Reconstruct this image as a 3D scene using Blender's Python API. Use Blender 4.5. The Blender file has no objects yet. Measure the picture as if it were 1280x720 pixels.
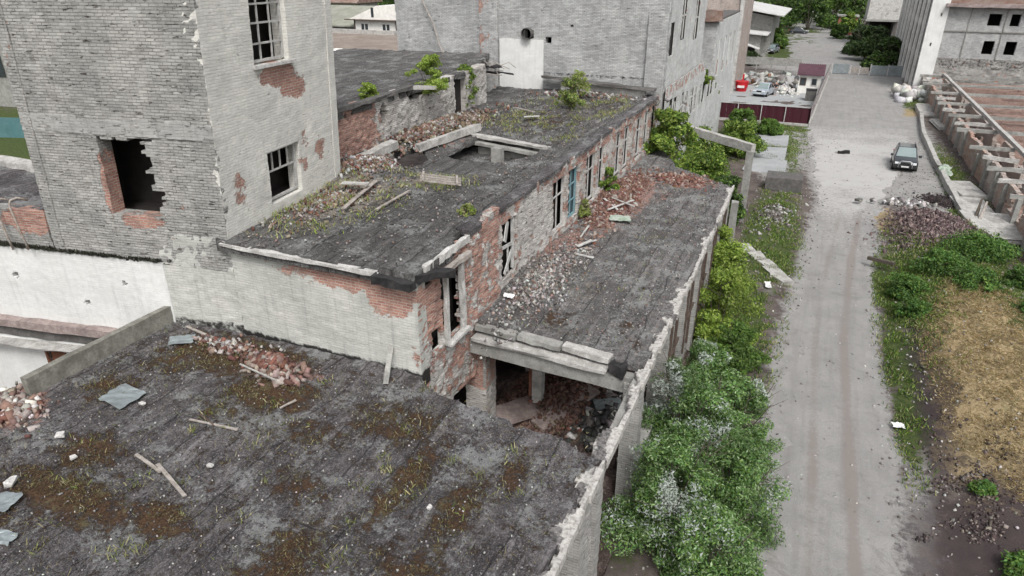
import bpy, bmesh, math, random
import numpy as np
from mathutils import Vector, Matrix
random.seed(7); rng = np.random.default_rng(11)
SC = bpy.context.scene; COL = SC.collection
# ------------------------------------------------------------------ camera
CR = Vector((.91794, .396719, 0)); CU = Vector((-.168922, .390856, .904819)); CB = Vector((.358959, -.830569, .425797))
CAM = Vector((0, 0, 15)); FP = 850.0
def ray(px, py): return CR*((px-640)/FP) - CU*((py-360)/FP) - CB
def atz(px, py, z=0.0):
    r = ray(px, py); return CAM + r*((z-CAM.z)/r.z)
def atx(px, py, x):
    r = ray(px, py); return CAM + r*((x-CAM.x)/r.x)
def aty(px, py, y):
    r = ray(px, py); return CAM + r*((y-CAM.y)/r.y)
cd = bpy.data.cameras.new('camera'); cam = bpy.data.objects.new('camera', cd); COL.objects.link(cam)
m = Matrix((CR, CU, CB)).transposed().to_4x4(); m.translation = CAM; cam.matrix_world = m
cd.sensor_width = 36; cd.lens = FP/1280*36; cd.clip_start = .1; cd.clip_end = 4000
SC.camera = cam
# ------------------------------------------------------------------ light
w = bpy.data.worlds.new('World'); SC.world = w; w.use_nodes = True
nt = w.node_tree; bg = nt.nodes['Background']
sky = nt.nodes.new('ShaderNodeTexSky'); sky.sky_type = 'NISHITA'; sky.sun_disc = False
SUN_EL, SUN_ROT = math.radians(52), math.radians(148)
sky.sun_elevation = SUN_EL; sky.sun_rotation = SUN_ROT; sky.dust_density = 5; sky.air_density = 1.0; sky.ozone_density = 1
hs = nt.nodes.new('ShaderNodeHueSaturation'); hs.inputs['Saturation'].default_value = .25; hs.inputs['Value'].default_value = 1.35
nt.links.new(sky.outputs[0], hs.inputs['Color']); nt.links.new(hs.outputs[0], bg.inputs['Color'])
bg.inputs['Strength'].default_value = .15
ld = bpy.data.lights.new('sun', 'SUN'); ld.energy = 1.9; ld.angle = math.radians(16); ld.color = (1, .975, .94)
lo = bpy.data.objects.new('sun', ld); COL.objects.link(lo)
sd = Vector((math.sin(SUN_ROT)*math.cos(SUN_EL), math.cos(SUN_ROT)*math.cos(SUN_EL), math.sin(SUN_EL)))
lo.rotation_euler = sd.to_track_quat('Z', 'Y').to_euler()
SC.view_settings.view_transform = 'Standard'; SC.view_settings.look = 'None'; SC.view_settings.exposure = 0
# ------------------------------------------------------------------ numpy value noise
def _h(ix, iy, s):
    n = (ix*374761393 + iy*668265263 + s*1442695041) & 0xffffffff
    n = ((n ^ (n >> 13))*1274126177) & 0xffffffff
    return ((n ^ (n >> 16)) & 0xffff)/65535.0
def vn(x, y, s=0):
    x = np.asarray(x, float); y = np.asarray(y, float)
    ix = np.floor(x).astype(np.int64); iy = np.floor(y).astype(np.int64)
    fx = x-ix; fy = y-iy; fx = fx*fx*(3-2*fx); fy = fy*fy*(3-2*fy)
    a = _h(ix, iy, s); b = _h(ix+1, iy, s); c = _h(ix, iy+1, s); d = _h(ix+1, iy+1, s)
    return a+(b-a)*fx+(c-a)*fy+(a-b-c+d)*fx*fy
def fbm(x, y, s=0, o=4):
    t = 0; a = .5; n = 0
    for k in range(o):
        t = t+a*vn(np.asarray(x)*2**k, np.asarray(y)*2**k, s+k*17); n += a; a *= .5
    return t/n
def blob(x, y, cx, cy, rx, ry, soft=.5):     # 1 inside an ellipse fading to 0
    d = np.sqrt(((x-cx)/rx)**2+((y-cy)/ry)**2)
    return np.clip((1+soft-d)/(2*soft), 0, 1)
def sstep(a, b, x): 
    t = np.clip((x-a)/(b-a), 0, 1); return t*t*(3-2*t)
def inpoly(x, y, poly):
    x = np.asarray(x); y = np.asarray(y); r = np.zeros(x.shape, bool); n = len(poly)
    for i in range(n):
        x1, y1 = poly[i][0], poly[i][1]; x2, y2 = poly[(i+1) % n][0], poly[(i+1) % n][1]
        if y1 == y2: continue
        c = ((y1 > y) != (y2 > y)) & (x < (x2-x1)*(y-y1)/(y2-y1)+x1)
        r ^= c
    return r
# ------------------------------------------------------------------ materials
MATS = {}
class NB:
    def __init__(s, name, rough=.9, spec=.25):
        s.m = bpy.data.materials.new(name); s.m.use_nodes = True; s.t = s.m.node_tree
        s.b = s.t.nodes['Principled BSDF']; s.b.inputs['Roughness'].default_value = rough
        s.b.inputs['Specular IOR Level'].default_value = spec; MATS[name] = s.m
    def n(s, ty, **kw):
        o = s.t.nodes.new(ty)
        for k, v in kw.items(): setattr(o, k, v)
        return o
    def l(s, a, b): s.t.links.new(a, b)
    def put(s, sock, v):
        if hasattr(v, 'is_output'): s.l(v, sock)
        else:
            try: sock.default_value = v
            except Exception: sock.default_value = (v, v, v, 1)
    def attr(s, name, out='Color'):
        a = s.n('ShaderNodeAttribute'); a.attribute_name = name; return a.outputs[out]
    def sep(s, c):
        o = s.n('ShaderNodeSeparateColor'); s.l(c, o.inputs[0]); return o.outputs
    def math(s, op, a, b=0.0, c=None, clamp=False):
        o = s.n('ShaderNodeMath', operation=op, use_clamp=clamp); s.put(o.inputs[0], a); s.put(o.inputs[1], b)
        if c is not None: s.put(o.inputs[2], c)
        return o.outputs[0]
    def mix(s, f, a, b, mode='MIX'):
        o = s.n('ShaderNodeMix', data_type='RGBA', blend_type=mode); o.clamp_factor = True
        s.put(o.inputs[0], f)
        for k, v in ((6, a), (7, b)):
            if isinstance(v, (tuple, list)): o.inputs[k].default_value = (*v[:3], 1)
            else: s.put(o.inputs[k], v)
        return o.outputs[2]
    def noise(s, vec, scale, detail=4, rough=.55, dist=0):
        o = s.n('ShaderNodeTexNoise'); s.l(vec, o.inputs['Vector']); o.inputs['Scale'].default_value = scale
        o.inputs['Detail'].default_value = detail; o.inputs['Roughness'].default_value = rough; o.inputs['Distortion'].default_value = dist
        return o.outputs['Fac']
    def vmul(s, vec, x, y, z=1.):
        o = s.n('ShaderNodeVectorMath', operation='MULTIPLY'); s.l(vec, o.inputs[0]); o.inputs[1].default_value = (x, y, z); return o.outputs[0]
    def vadd(s, vec, v):
        o = s.n('ShaderNodeVectorMath', operation='ADD'); s.l(vec, o.inputs[0]); s.put(o.inputs[1], v); return o.outputs[0]
    def step(s, v, lo, hi):
        o = s.n('ShaderNodeMapRange', interpolation_type='SMOOTHSTEP'); s.put(o.inputs[0], v)
        o.inputs[1].default_value = lo; o.inputs[2].default_value = hi; return o.outputs[0]
    def rng(s, v, lo, hi, a, b):
        o = s.n('ShaderNodeMapRange'); s.put(o.inputs[0], v)
        for k, q in ((1, lo), (2, hi), (3, a), (4, b)): o.inputs[k].default_value = q
        return o.outputs[0]
    def bump(s, h, strength=.5, dist=.02):
        o = s.n('ShaderNodeBump'); o.inputs['Strength'].default_value = strength; o.inputs['Distance'].default_value = dist
        s.l(h, o.inputs['Height']); s.l(o.outputs[0], s.b.inputs['Normal'])
    def col(s, c): 
        if isinstance(c, (tuple, list)): s.b.inputs['Base Color'].default_value = (*c[:3], 1)
        else: s.l(c, s.b.inputs['Base Color'])
    def geo(s): return s.n('ShaderNodeNewGeometry').outputs['Position']
    def obj(s): return s.n('ShaderNodeTexCoord').outputs['Object']

def mk_wall(name, p1, p2, red=(.24, .062, .040), red2=(.45, .20, .13), mortar=(.42, .38, .34), lines=.35, chips=.62, exp_amp=1.3, bump=.6, streak=.35, stain=(.10, .095, .085), pore=.0):
    b = NB(name); uv = b.attr('uvm', 'Vector'); R, G, B = b.sep(b.attr('col'))
    wob = b.n('ShaderNodeTexNoise'); b.l(uv, wob.inputs['Vector']); wob.inputs['Scale'].default_value = 2.5
    uvw = b.n('ShaderNodeVectorMath', operation='MULTIPLY_ADD'); b.l(wob.outputs['Color'], uvw.inputs[0]); uvw.inputs[1].default_value = (.016, .014, 0); b.l(uv, uvw.inputs[2])
    uvw = uvw.outputs[0]
    br = b.n('ShaderNodeTexBrick'); b.l(uvw, br.inputs['Vector'])
    br.inputs['Scale'].default_value = 1; br.inputs['Brick Width'].default_value = .26; br.inputs['Row Height'].default_value = .082
    br.inputs['Mortar Size'].default_value = .011; br.inputs['Mortar Smooth'].default_value = .25; br.inputs['Bias'].default_value = -.1
    br.inputs['Color1'].default_value = (*red, 1); br.inputs['Color2'].default_value = (*red2, 1); br.inputs['Mortar'].default_value = (*mortar, 1)
    mort = br.outputs['Fac']
    nf = b.noise(uv, 7, 6, .7); nl = b.noise(uv, .6, 5, .6); nm = b.noise(uv, 2.2, 6, .62); nx = b.noise(uv, 28, 3, .6)
    brickc = b.mix(b.math('MULTIPLY', b.step(nf, .45, .75), .6), br.outputs['Color'], (.46, .35, .29), 'MIX')
    brickc = b.mix(b.math('MULTIPLY', b.step(nm, .45, .65), .55), brickc, (.14, .055, .04))
    brickc = b.mix(b.rng(nx, .2, .8, .0, .45), brickc, (.52, .43, .38))
    paint = b.mix(b.step(nl, .35, .65), p1, p2)
    paint = b.mix(b.rng(nf, .3, .75, 0, .3), paint, tuple(c*.62 for c in p2))
    st = b.noise(b.vmul(uv, 5, .45), 1.0, 5, .6)
    paint = b.mix(b.math('MULTIPLY', b.step(st, .48, .75), streak), paint, stain)
    pv = b.math('MULTIPLY', b.math('MULTIPLY', mort, lines), b.rng(nm, .3, .7, 1.3, .15))
    paint = b.mix(pv, paint, tuple(c*.3 for c in p2))
    # per brick value change showing through paint
    brv = b.n('ShaderNodeTexBrick'); b.l(uvw, brv.inputs['Vector'])
    for k, v in (('Scale', 1), ('Brick Width', .26), ('Row Height', .082), ('Mortar Size', 0.0)): brv.inputs[k].default_value = v
    brv.inputs['Color1'].default_value = (.72, .72, .72, 1); brv.inputs['Color2'].default_value = (1.14, 1.14, 1.14, 1)
    paint = b.mix(lines, paint, b.mix(1, paint, brv.outputs['Color'], 'MULTIPLY'))
    # missing mortar: short dark horizontal gashes
    gash = b.noise(b.vmul(uv, 2.6, 12), 1.0, 5, .7)
    gm = b.math('MULTIPLY', b.step(gash, chips, chips+.05), b.rng(nl, .35, .6, .35, 1))
    paint = b.mix(gm, paint, (.075, .06, .05))
    e = b.math('ADD', R, b.math('MULTIPLY', b.math('SUBTRACT', b.noise(uv, 1.7, 8, .68), .5), exp_amp))
    e = b.math('ADD', e, b.math('MULTIPLY', b.math('SUBTRACT', nf, .5), .5))
    ef = b.step(e, .5, .56)
    c = b.mix(ef, paint, brickc)
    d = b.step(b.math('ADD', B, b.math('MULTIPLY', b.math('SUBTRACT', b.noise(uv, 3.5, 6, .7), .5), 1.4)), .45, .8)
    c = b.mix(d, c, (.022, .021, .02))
    c = b.mix(b.rng(G, 0, 1, 0, .10), c, (.05, .045, .04))
    b.col(c)
    h = b.math('ADD', b.math('MULTIPLY', mort, -.8*max(lines, .25)), b.math('MULTIPLY', nf, .9))
    h = b.math('ADD', h, b.math('MULTIPLY', gm, -2.0)); h = b.math('ADD', h, b.math('MULTIPLY', ef, -.9)); h = b.math('ADD', h, b.math('MULTIPLY', nx, .4))
    b.bump(h, bump, .025)
    return b.m

def mk_roof(name, dark=(.046, .041, .044), light=(.175, .162, .165), flake=(.29, .30, .295), seam=1.0, lf=.585, streak=.5):
    b = NB(name, .85, .3); uv = b.attr('uvm', 'Vector'); R, G, B = b.sep(b.attr('col'))
    n1 = b.noise(b.vmul(uv, 2.6, 1.5*streak), 1.0, 8, .72, .5); n2 = b.noise(uv, 9, 6, .75); n3 = b.noise(uv, .8, 5, .6); n4 = b.noise(uv, 38, 3, .7)
    c = b.mix(b.step(n1, .33, .70), dark, light)
    c = b.mix(b.rng(n2, .35, .72, 0, .8), c, tuple(x*.4 for x in dark))
    ns = b.noise(b.vmul(uv, 7.5, 4.2), 1.0, 8, .8, .5); c = b.mix(b.math('MULTIPLY', b.step(ns, .52, .68), .75), c, tuple(min(1, x*1.55) for x in light)); c = b.mix(b.math('MULTIPLY', b.step(ns, .47, .33), .7), c, tuple(x*.35 for x in dark))
    ng = b.noise(b.vmul(uv, 26, 18), 1.0, 5, .85); c = b.mix(b.math('MULTIPLY', b.step(ng, .52, .64), .62), c, tuple(min(1, x*2.1) for x in light)); c = b.mix(b.math('MULTIPLY', b.step(ng, .47, .36), .8), c, tuple(x*.3 for x in dark))
    nq = b.noise(b.vmul(uv, 2.3, .22), 1.0, 6, .7, .2); c = b.mix(b.math('MULTIPLY', b.math('MULTIPLY', b.step(nq, .52, .64), b.rng(n2, .35, .6, .1, 1)), .6), c, tuple(min(1, x*1.7) for x in light))
    # seams running along v
    sw = b.n('ShaderNodeVectorMath', operation='ADD'); b.l(uv, sw.inputs[0])
    wn = b.n('ShaderNodeTexNoise'); b.l(uv, wn.inputs['Vector']); wn.inputs['Scale'].default_value = .9
    wv = b.vmul(b.vadd(wn.outputs['Color'], (-.5, -.5, 0)), (.42), .0, 0); b.l(wv, sw.inputs[1])
    mp = b.n('ShaderNodeMapping'); b.l(sw.outputs[0], mp.inputs[0]); mp.inputs['Rotation'].default_value = (0, 0, math.pi/2)
    br = b.n('ShaderNodeTexBrick'); b.l(mp.outputs[0], br.inputs['Vector'])
    for k, v in (('Scale', 1), ('Brick Width', 6.5), ('Row Height', seam), ('Mortar Size', .035), ('Mortar Smooth', 1.0)): br.inputs[k].default_value = v
    br.inputs['Color1'].default_value = (.8, .8, .8, 1); br.inputs['Color2'].default_value = (1.15, 1.15, 1.15, 1); br.inputs['Mortar'].default_value = (.3, .3, .3, 1)
    c = b.mix(.85, c, b.mix(1, c, br.outputs['Color'], 'MULTIPLY'))
    fl = b.math('MULTIPLY', b.step(b.math('ADD', b.math('MULTIPLY', n2, .55), b.math('MULTIPLY', n3, .6)), lf, lf+.07), b.rng(n4, .3, .6, .25, 1))
    c = b.mix(b.math('MULTIPLY', fl, .8), c, flake)
    vo = b.n('ShaderNodeTexVoronoi'); b.l(uv, vo.inputs['Vector']); vo.inputs['Scale'].default_value = 11
    sp = b.math('MULTIPLY', b.math('LESS_THAN', vo.outputs['Distance'], b.rng(n3, .4, .75, .0, .2)), b.step(b.sep(vo.outputs['Color'])[0], .72, .74))
    c = b.mix(b.math('MULTIPLY', sp, .5), c, (.24, .23, .22))
    # moss and dead growth
    e = b.math('ADD', R, b.math('MULTIPLY', b.math('SUBTRACT', b.noise(uv, 2.6, 9, .78), .5), 2.3))
    e = b.math('ADD', e, b.math('MULTIPLY', b.math('SUBTRACT', n4, .5), .9))
    ef = b.step(e, .56, .8)
    mc = b.mix(b.step(b.noise(uv, 18, 5, .8), .35, .65), (.030, .016, .010), (.11, .062, .032))
    mc = b.mix(b.math('MULTIPLY', b.step(b.noise(uv, 1.9, 6, .7), .52, .66), .7), mc, (.13, .115, .06))
    c = b.mix(ef, c, mc)
    rr = b.step(b.math('ADD', G, b.math('MULTIPLY', b.math('SUBTRACT', b.noise(uv, 3, 7, .75), .5), 1.6)), .5, .7)
    rc = b.mix(b.step(b.noise(uv, 17, 4, .7), .38, .62), (.16, .055, .04), (.36, .26, .22))
    c = b.mix(b.math('MULTIPLY', rr, .85), c, rc)
    sd_ = b.step(b.math('ADD', B, b.math('MULTIPLY', b.math('SUBTRACT', b.noise(uv, 2.6, 7, .7), .5), 1.4)), .5, .75)
    sc_ = b.mix(b.step(b.noise(uv, 22, 4, .7), .35, .65), (.13, .11, .085), (.34, .31, .27))
    c = b.mix(b.math('MULTIPLY', sd_, .85), c, sc_)
    b.col(c)
    h = b.math('ADD', b.math('MULTIPLY', n2, 1.3), b.math('MULTIPLY', n4, .6)); h = b.math('ADD', h, b.math('MULTIPLY', n1, 1.4))
    h = b.math('ADD', h, b.math('MULTIPLY', br.outputs['Fac'], -.8)); h = b.math('ADD', h, b.math('MULTIPLY', ef, .8))
    h = b.math('ADD', h, b.math('MULTIPLY', ng, .8)); b.bump(h, 1.0, .045)
    return b.m

def mk_ground(name):
    b = NB(name, .95, .15); uv = b.geo(); R, G, B = b.sep(b.attr('col')); A = b.attr('col', 'Alpha')
    n1 = b.noise(uv, .9, 8, .65); n2 = b.noise(uv, 6, 6, .75); n3 = b.noise(uv, 24, 4, .75); n0 = b.noise(uv, .22, 5, .6)
    dirt = b.mix(b.step(n1, .35, .65), (.085, .07, .066), (.16, .135, .12)); dirt = b.mix(b.rng(n3, .3, .7, 0, .5), dirt, (.05, .04, .04))
    grav = b.mix(b.step(n1, .3, .7), (.245, .24, .232), (.32, .315, .305)); grav = b.mix(b.rng(n3, .3, .75, 0, .42), grav, (.14, .135, .13))
    grav = b.mix(b.step(n2, .62, .72), grav, (.40, .39, .38))
    gras = b.mix(b.step(n2, .35, .65), (.035, .062, .018), (.11, .13, .045)); gras = b.mix(b.rng(n3, .3, .7, 0, .6), gras, (.022, .032, .012))
    straw = b.mix(b.step(n2, .3, .7), (.28, .215, .125), (.43, .345, .21)); straw = b.mix(b.rng(n3, .3, .7, 0, .6), straw, (.15, .11, .065)); straw = b.mix(b.math('MULTIPLY', b.step(b.noise(uv, .8, 6, .7), .52, .68), .6), straw, (.15, .14, .075))
    j = b.math('MULTIPLY', b.math('SUBTRACT', b.noise(uv, 1.6, 8, .7), .5), 1.5); j2 = b.math('MULTIPLY', b.math('SUBTRACT', n2, .5), .7)
    c = b.mix(b.step(b.math('ADD', b.math('ADD', G, j), j2), .35, .7), dirt, grav)
    c = b.mix(b.step(b.math('ADD', b.math('ADD', B, b.math('MULTIPLY', j, .7)), j2), .42, .52), c, straw)
    c = b.mix(b.step(b.math('ADD', b.math('ADD', R, j), j2), .42, .62), c, gras)
    dk = b.math('ADD', b.math('ADD', b.math('SUBTRACT', 1, A), j), j2)
    c = b.mix(b.math('MULTIPLY', b.step(dk, .4, .75), .75), c, (.045, .034, .036))
    vo = b.n('ShaderNodeTexVoronoi'); b.l(uv, vo.inputs['Vector']); vo.inputs['Scale'].default_value = 4.5
    sp = b.math('MULTIPLY', b.math('LESS_THAN', vo.outputs['Distance'], .13), b.step(b.sep(vo.outputs['Color'])[0], .86, .87))
    c = b.mix(b.math('MULTIPLY', sp, .7), c, (.45, .44, .42))
    b.col(c); b.bump(b.math('ADD', n2, b.math('MULTIPLY', n3, .8)), .7, .04)
    return b.m

def mk_road(name):
    b = NB(name, .92, .2); uv = b.geo(); R, G, B = b.sep(b.attr('col'))
    n1 = b.noise(uv, .5, 7, .6); n2 = b.noise(uv, 5, 6, .75); n3 = b.noise(uv, 30, 4, .8)
    ns = b.noise(b.vmul(uv, 2.8, .16), 1.0, 6, .6)
    c = b.mix(b.step(n1, .3, .7), (.275, .270, .262), (.35, .342, .33))
    c = b.mix(b.math('MULTIPLY', b.step(ns, .46, .66), .32), c, (.19, .18, .172))
    vc = b.n('ShaderNodeTexVoronoi', feature='DISTANCE_TO_EDGE'); wn = b.n('ShaderNodeTexNoise'); b.l(uv, wn.inputs['Vector']); wn.inputs['Scale'].default_value = 1.6; wn.inputs['Detail'].default_value = 5
    b.l(b.vadd(uv, wn.outputs['Color']), vc.inputs['Vector']); vc.inputs['Scale'].default_value = .42
    ck = b.math('MULTIPLY', b.step(vc.outputs['Distance'], .022, .004), b.step(n1, .48, .58)); c = b.mix(b.math('MULTIPLY', ck, .12), c, (.09, .088, .085))
    pt = b.noise(uv, .75, 7, .78, .8); c = b.mix(b.math('MULTIPLY', b.step(pt, .56, .62), .42), c, (.17, .158, .148))
    c = b.mix(b.rng(n3, .3, .7, 0, .7), c, (.13, .128, .125)); c = b.mix(b.math('MULTIPLY', b.step(n3, .58, .72), .55), c, (.46, .455, .45)); c = b.mix(b.math('MULTIPLY', b.step(n2, .58, .72), .5), c, (.38, .375, .37)); c = b.mix(b.math('MULTIPLY', b.step(b.noise(uv, 2.4, 8, .8), .56, .66), .5), c, (.165, .155, .147))
    c = b.mix(b.math('MULTIPLY', b.step(b.math('ADD', R, b.math('MULTIPLY', b.math('SUBTRACT', n2, .5), .9)), .4, .85), .8), c, (.20, .175, .16))
    c = b.mix(b.math('MULTIPLY', b.step(b.math('ADD', G, b.math('MULTIPLY', b.math('SUBTRACT', n2, .5), 1.2)), .4, .8), .7), c, (.44, .432, .42))
    nv = b.noise(uv, 1.1, 8, .75); c = b.mix(b.math('MULTIPLY', b.step(nv, .5, .7), .45), c, (.17, .165, .16))
    b.col(c); b.bump(b.math('ADD', n2, n3), .7, .03)
    return b.m

def mk_plain(name, c1, c2=None, scale=6, rough=.85, bump=.3, spec=.25, dirt=.3, metal=0, coat=0):
    b = NB(name, rough, spec); p = b.obj(); c2 = c2 or tuple(x*.7 for x in c1)
    n1 = b.noise(p, scale, 6, .65); n2 = b.noise(p, scale*6, 4, .7); n3 = b.noise(p, scale*.3, 4, .6)
    c = b.mix(b.step(n1, .35, .65), c1, c2); c = b.mix(b.rng(n2, .4, .75, 0, dirt), c, tuple(x*.35 for x in c2)); c = b.mix(b.math('MULTIPLY', b.step(n3, .5, .7), dirt), c, tuple(x*.5 for x in c2))
    b.col(c); b.b.inputs['Metallic'].default_value = metal
    if coat: b.b.inputs['Coat Weight'].default_value = coat
    if bump: b.bump(b.math('ADD', n1, b.math('MULTIPLY', n2, .6)), bump, .02)
    return b.m
def mk_attr(name, rough=.9, bump=.3, trans=0, spec=.2):       # colour straight from the per-piece colour
    b = NB(name, rough, spec); p = b.geo(); c = b.attr('col'); n = b.noise(p, 16, 4, .7)
    c = b.mix(b.rng(n, .35, .75, 0, .45), c, b.mix(1, c, (.35, .33, .32), 'MULTIPLY')); b.col(c)
    if bump: b.bump(n, bump, .02)
    return b.m
def mk_leaf(name):
    b = NB(name, .6, .3); c = b.attr('col'); b.col(c)
    tr = b.n('ShaderNodeBsdfTranslucent'); b.l(b.mix(1, c, (1.1, 1.25, .6), 'MULTIPLY'), tr.inputs['Color'])
    mx = b.n('ShaderNodeMixShader'); mx.inputs[0].default_value = .3
    out = [n for n in b.t.nodes if n.type == 'OUTPUT_MATERIAL'][0]
    b.l(b.b.outputs[0], mx.inputs[1]); b.l(tr.outputs[0], mx.inputs[2]); b.l(mx.outputs[0], out.inputs[0])
    return b.m

mk_wall('tower_brick', (.43, .42, .40), (.31, .31, .295), lines=.62, chips=.60, bump=1.1, exp_amp=1.25, streak=.3)
mk_wall('tower_plaster', (.74, .73, .68), (.62, .61, .57), lines=.22, chips=.645, bump=.9, exp_amp=1.2, streak=.12)
mk_wall('grey_plaster', (.44, .45, .42), (.56, .56, .525), lines=.28, chips=.66, bump=.7, exp_amp=1.6, streak=.3)
mk_wall('white_plaster', (.70, .705, .69), (.62, .625, .61), lines=.03, chips=.74, bump=.4, exp_amp=1.0, streak=.14)
mk_wall('flaking_brick', (.62, .60, .57), (.50, .47, .44), lines=.5, chips=.60, bump=1.2, exp_amp=2.6, streak=.25)
mk_wall('stone_grey_brick', (.42, .41, .39), (.33, .325, .31), lines=.6, chips=.60, bump=.8, exp_amp=1.6, streak=.3)
mk_wall('far_brick', (.50, .505, .50), (.38, .385, .385), lines=.6, chips=.615, bump=1, exp_amp=1.0, streak=.22)
mk_wall('far_white', (.60, .61, .60), (.50, .51, .50), lines=.3, chips=.68, bump=.6, exp_amp=1.6, streak=.4)
mk_wall('pink_brick', (.52, .46, .42), (.44, .37, .33), red=(.33, .15, .10), red2=(.44, .27, .2), lines=.6, chips=.62, bump=.9, exp_amp=2.0)
mk_wall('inner_brick', (.20, .17, .155), (.14, .12, .11), red=(.2, .08, .055), red2=(.26, .13, .09), lines=.7, chips=.55, bump=1, exp_amp=2.0)
mk_roof('bitumen')
mk_roof('bitumen_upper', dark=(.05, .047, .047), light=(.15, .145, .14), lf=.60, streak=.5)
mk_roof('bitumen_annex', dark=(.072, .068, .068), light=(.18, .172, .168), lf=.58, streak=.5)
mk_ground('earth'); mk_road('gravel_road')
mk_plain('concrete', (.33, .33, .31), (.24, .235, .22), 3, bump=.6, dirt=.5)
mk_plain('pale_concrete', (.50, .49, .47), (.34, .33, .31), 3.5, bump=.7, dirt=.6)
mk_plain('dark_concrete', (.09, .085, .082), (.14, .135, .13), 4, bump=.7, dirt=.6)
mk_plain('white_trim', (.60, .59, .57), (.42, .41, .39), 4, bump=.8, dirt=.75)
mk_plain('old_wood', (.40, .37, .34), (.27, .24, .215), 5, bump=.5, dirt=.5)
mk_plain('dark_wood', (.07, .05, .04), (.12, .09, .075), 5, bump=.5, dirt=.5)
mk_plain('brown_wood', (.22, .10, .06), (.15, .07, .045), 5, bump=.4)
mk_plain('white_frame', (.55, .55, .54), (.40, .39, .37), 8, bump=.4, dirt=.5)
mk_plain('teal_frame', (.12, .26, .30), (.2, .28, .3), 8, bump=.3)
mk_plain('dark_void', (.02, .018, .017), (.03, .026, .024), 3, bump=.2)  # near-black colour standing in for shade inside buildings and openings
mk_plain('pipe_metal', (.42, .40, .37), (.25, .19, .15), 6, bump=.3, dirt=.6)
mk_plain('sheet_metal', (.30, .34, .35), (.24, .27, .28), 2, rough=.5, bump=.2, metal=.4)
mk_plain('tar', (.02, .02, .021), (.04, .038, .038), 5, bump=.8)
mk_plain('bark', (.12, .10, .08), (.07, .06, .05), 12, bump=.6)
mk_plain('maroon_metal', (.052, .010, .018), (.045, .010, .016), 1.5, rough=.6, bump=.05, dirt=.2)
mk_plain('post_metal', (.5, .5, .5), (.35, .33, .32), 5, rough=.6, bump=.1)
mk_plain('yard_paving', (.33, .34, .345), (.29, .30, .305), .8, bump=.3, dirt=.2)
mk_plain('booth_white', (.76, .75, .71), (.66, .65, .62), 2, bump=.1, dirt=.2)
mk_plain('roof_tile_red', (.10, .05, .066), (.08, .04, .053), 3, rough=.6, bump=.2)
mk_plain('glass_dark', (.03, .035, .04), (.04, .05, .055), 2, rough=.12, bump=0, spec=.6, dirt=.1)
mk_plain('red_plastic', (.5, .02, .03), (.4, .02, .025), 3, rough=.5, bump=.05)
mk_plain('white_paint_mark', (.75, .74, .73), (.6, .6, .6), 3, bump=0)
mk_plain('car_black', (.022, .026, .03), (.03, .034, .038), 1, rough=.25, bump=0, spec=.5, dirt=.1, coat=.6)
mk_plain('car_silver', (.42, .47, .52), (.38, .43, .48), 1, rough=.3, bump=0, spec=.5, dirt=.08, metal=.3, coat=.5)
mk_plain('car_grey', (.20, .23, .25), (.17, .2, .22), 1, rough=.3, bump=0, spec=.5, dirt=.08, metal=.3, coat=.5)
mk_plain('tyre_rubber', (.02, .02, .02), (.03, .03, .03), 8, bump=.2)
mk_plain('rim_metal', (.4, .4, .41), (.3, .3, .31), 8, rough=.35, metal=.7, bump=0)
mk_plain('lamp_glass', (.7, .72, .74), (.6, .62, .64), 8, rough=.15, bump=0, spec=.6, dirt=.05)
mk_plain('light_roof', (.55, .55, .54), (.45, .45, .44), 1, bump=.2, dirt=.3)
mk_plain('cloth_white', (.42, .44, .41), (.22, .30, .22), 6, bump=.6)
mk_plain('brick_red', (.32, .11, .07), (.4, .2, .14), 5, bump=.5)
mk_plain('hill_scrub', (.035, .06, .02), (.07, .09, .035), .3, bump=1)
mk_attr('debris'); mk_leaf('leaves')
def M(n): return MATS[n]
# ------------------------------------------------------------------ object helpers
def link(name, me, mat=None, parent=None, smooth=False):
    o = bpy.data.objects.new(name, me); COL.objects.link(o)
    if mat is not None:
        for x in (mat if isinstance(mat, (list, tuple)) else [mat]): me.materials.append(M(x) if isinstance(x, str) else x)
    if parent is not None:
        o.parent = parent; o.matrix_parent_inverse = Matrix.Identity(4)
        base = Vector(parent.get('_o', (0, 0, 0)))
        if base.length and not o.get('_rel'): o.location = -base
    if smooth: me.polygons.foreach_set('use_smooth', [True]*len(me.polygons))
    return o
ORIG = {}
def tag(o, label=None, cat=None, group=None, kind=None):
    if label: o['label'] = label
    if cat: o['category'] = cat
    if group: o['group'] = group
    if kind: o['kind'] = kind
    return o
def thing(name, label, cat, loc=(0, 0, 0), group=None):
    """an Empty standing at loc; its parts are built in world coordinates and shifted back by loc"""
    o = bpy.data.objects.new(name, None); COL.objects.link(o); o.location = loc; ORIG[o.name] = Vector(loc)
    o.empty_display_size = .3
    return tag(o, label, cat, group)
def wpos(o):
    p = Vector((0, 0, 0))
    while o is not None: p = p+o.location; o = o.parent
    return p
def part(name, me, mat, parent, smooth=False):
    """mesh given in world coordinates, parented without moving"""
    o = link(name, me, mat, None, smooth); o.parent = parent
    o.location = -wpos(parent) if parent is not None else (0, 0, 0)
    return o
def settle(o):
    """move a top-level mesh's origin to its base centre"""
    me = o.data; n = len(me.vertices); a = np.empty(n*3); me.vertices.foreach_get('co', a); a = a.reshape(-1, 3)
    c = np.array([(a[:, 0].min()+a[:, 0].max())/2, (a[:, 1].min()+a[:, 1].max())/2, a[:, 2].min()]); a -= c
    me.vertices.foreach_set('co', a.ravel()); o.location = Vector(o.location)+Vector(c); me.update(); return o
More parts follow.
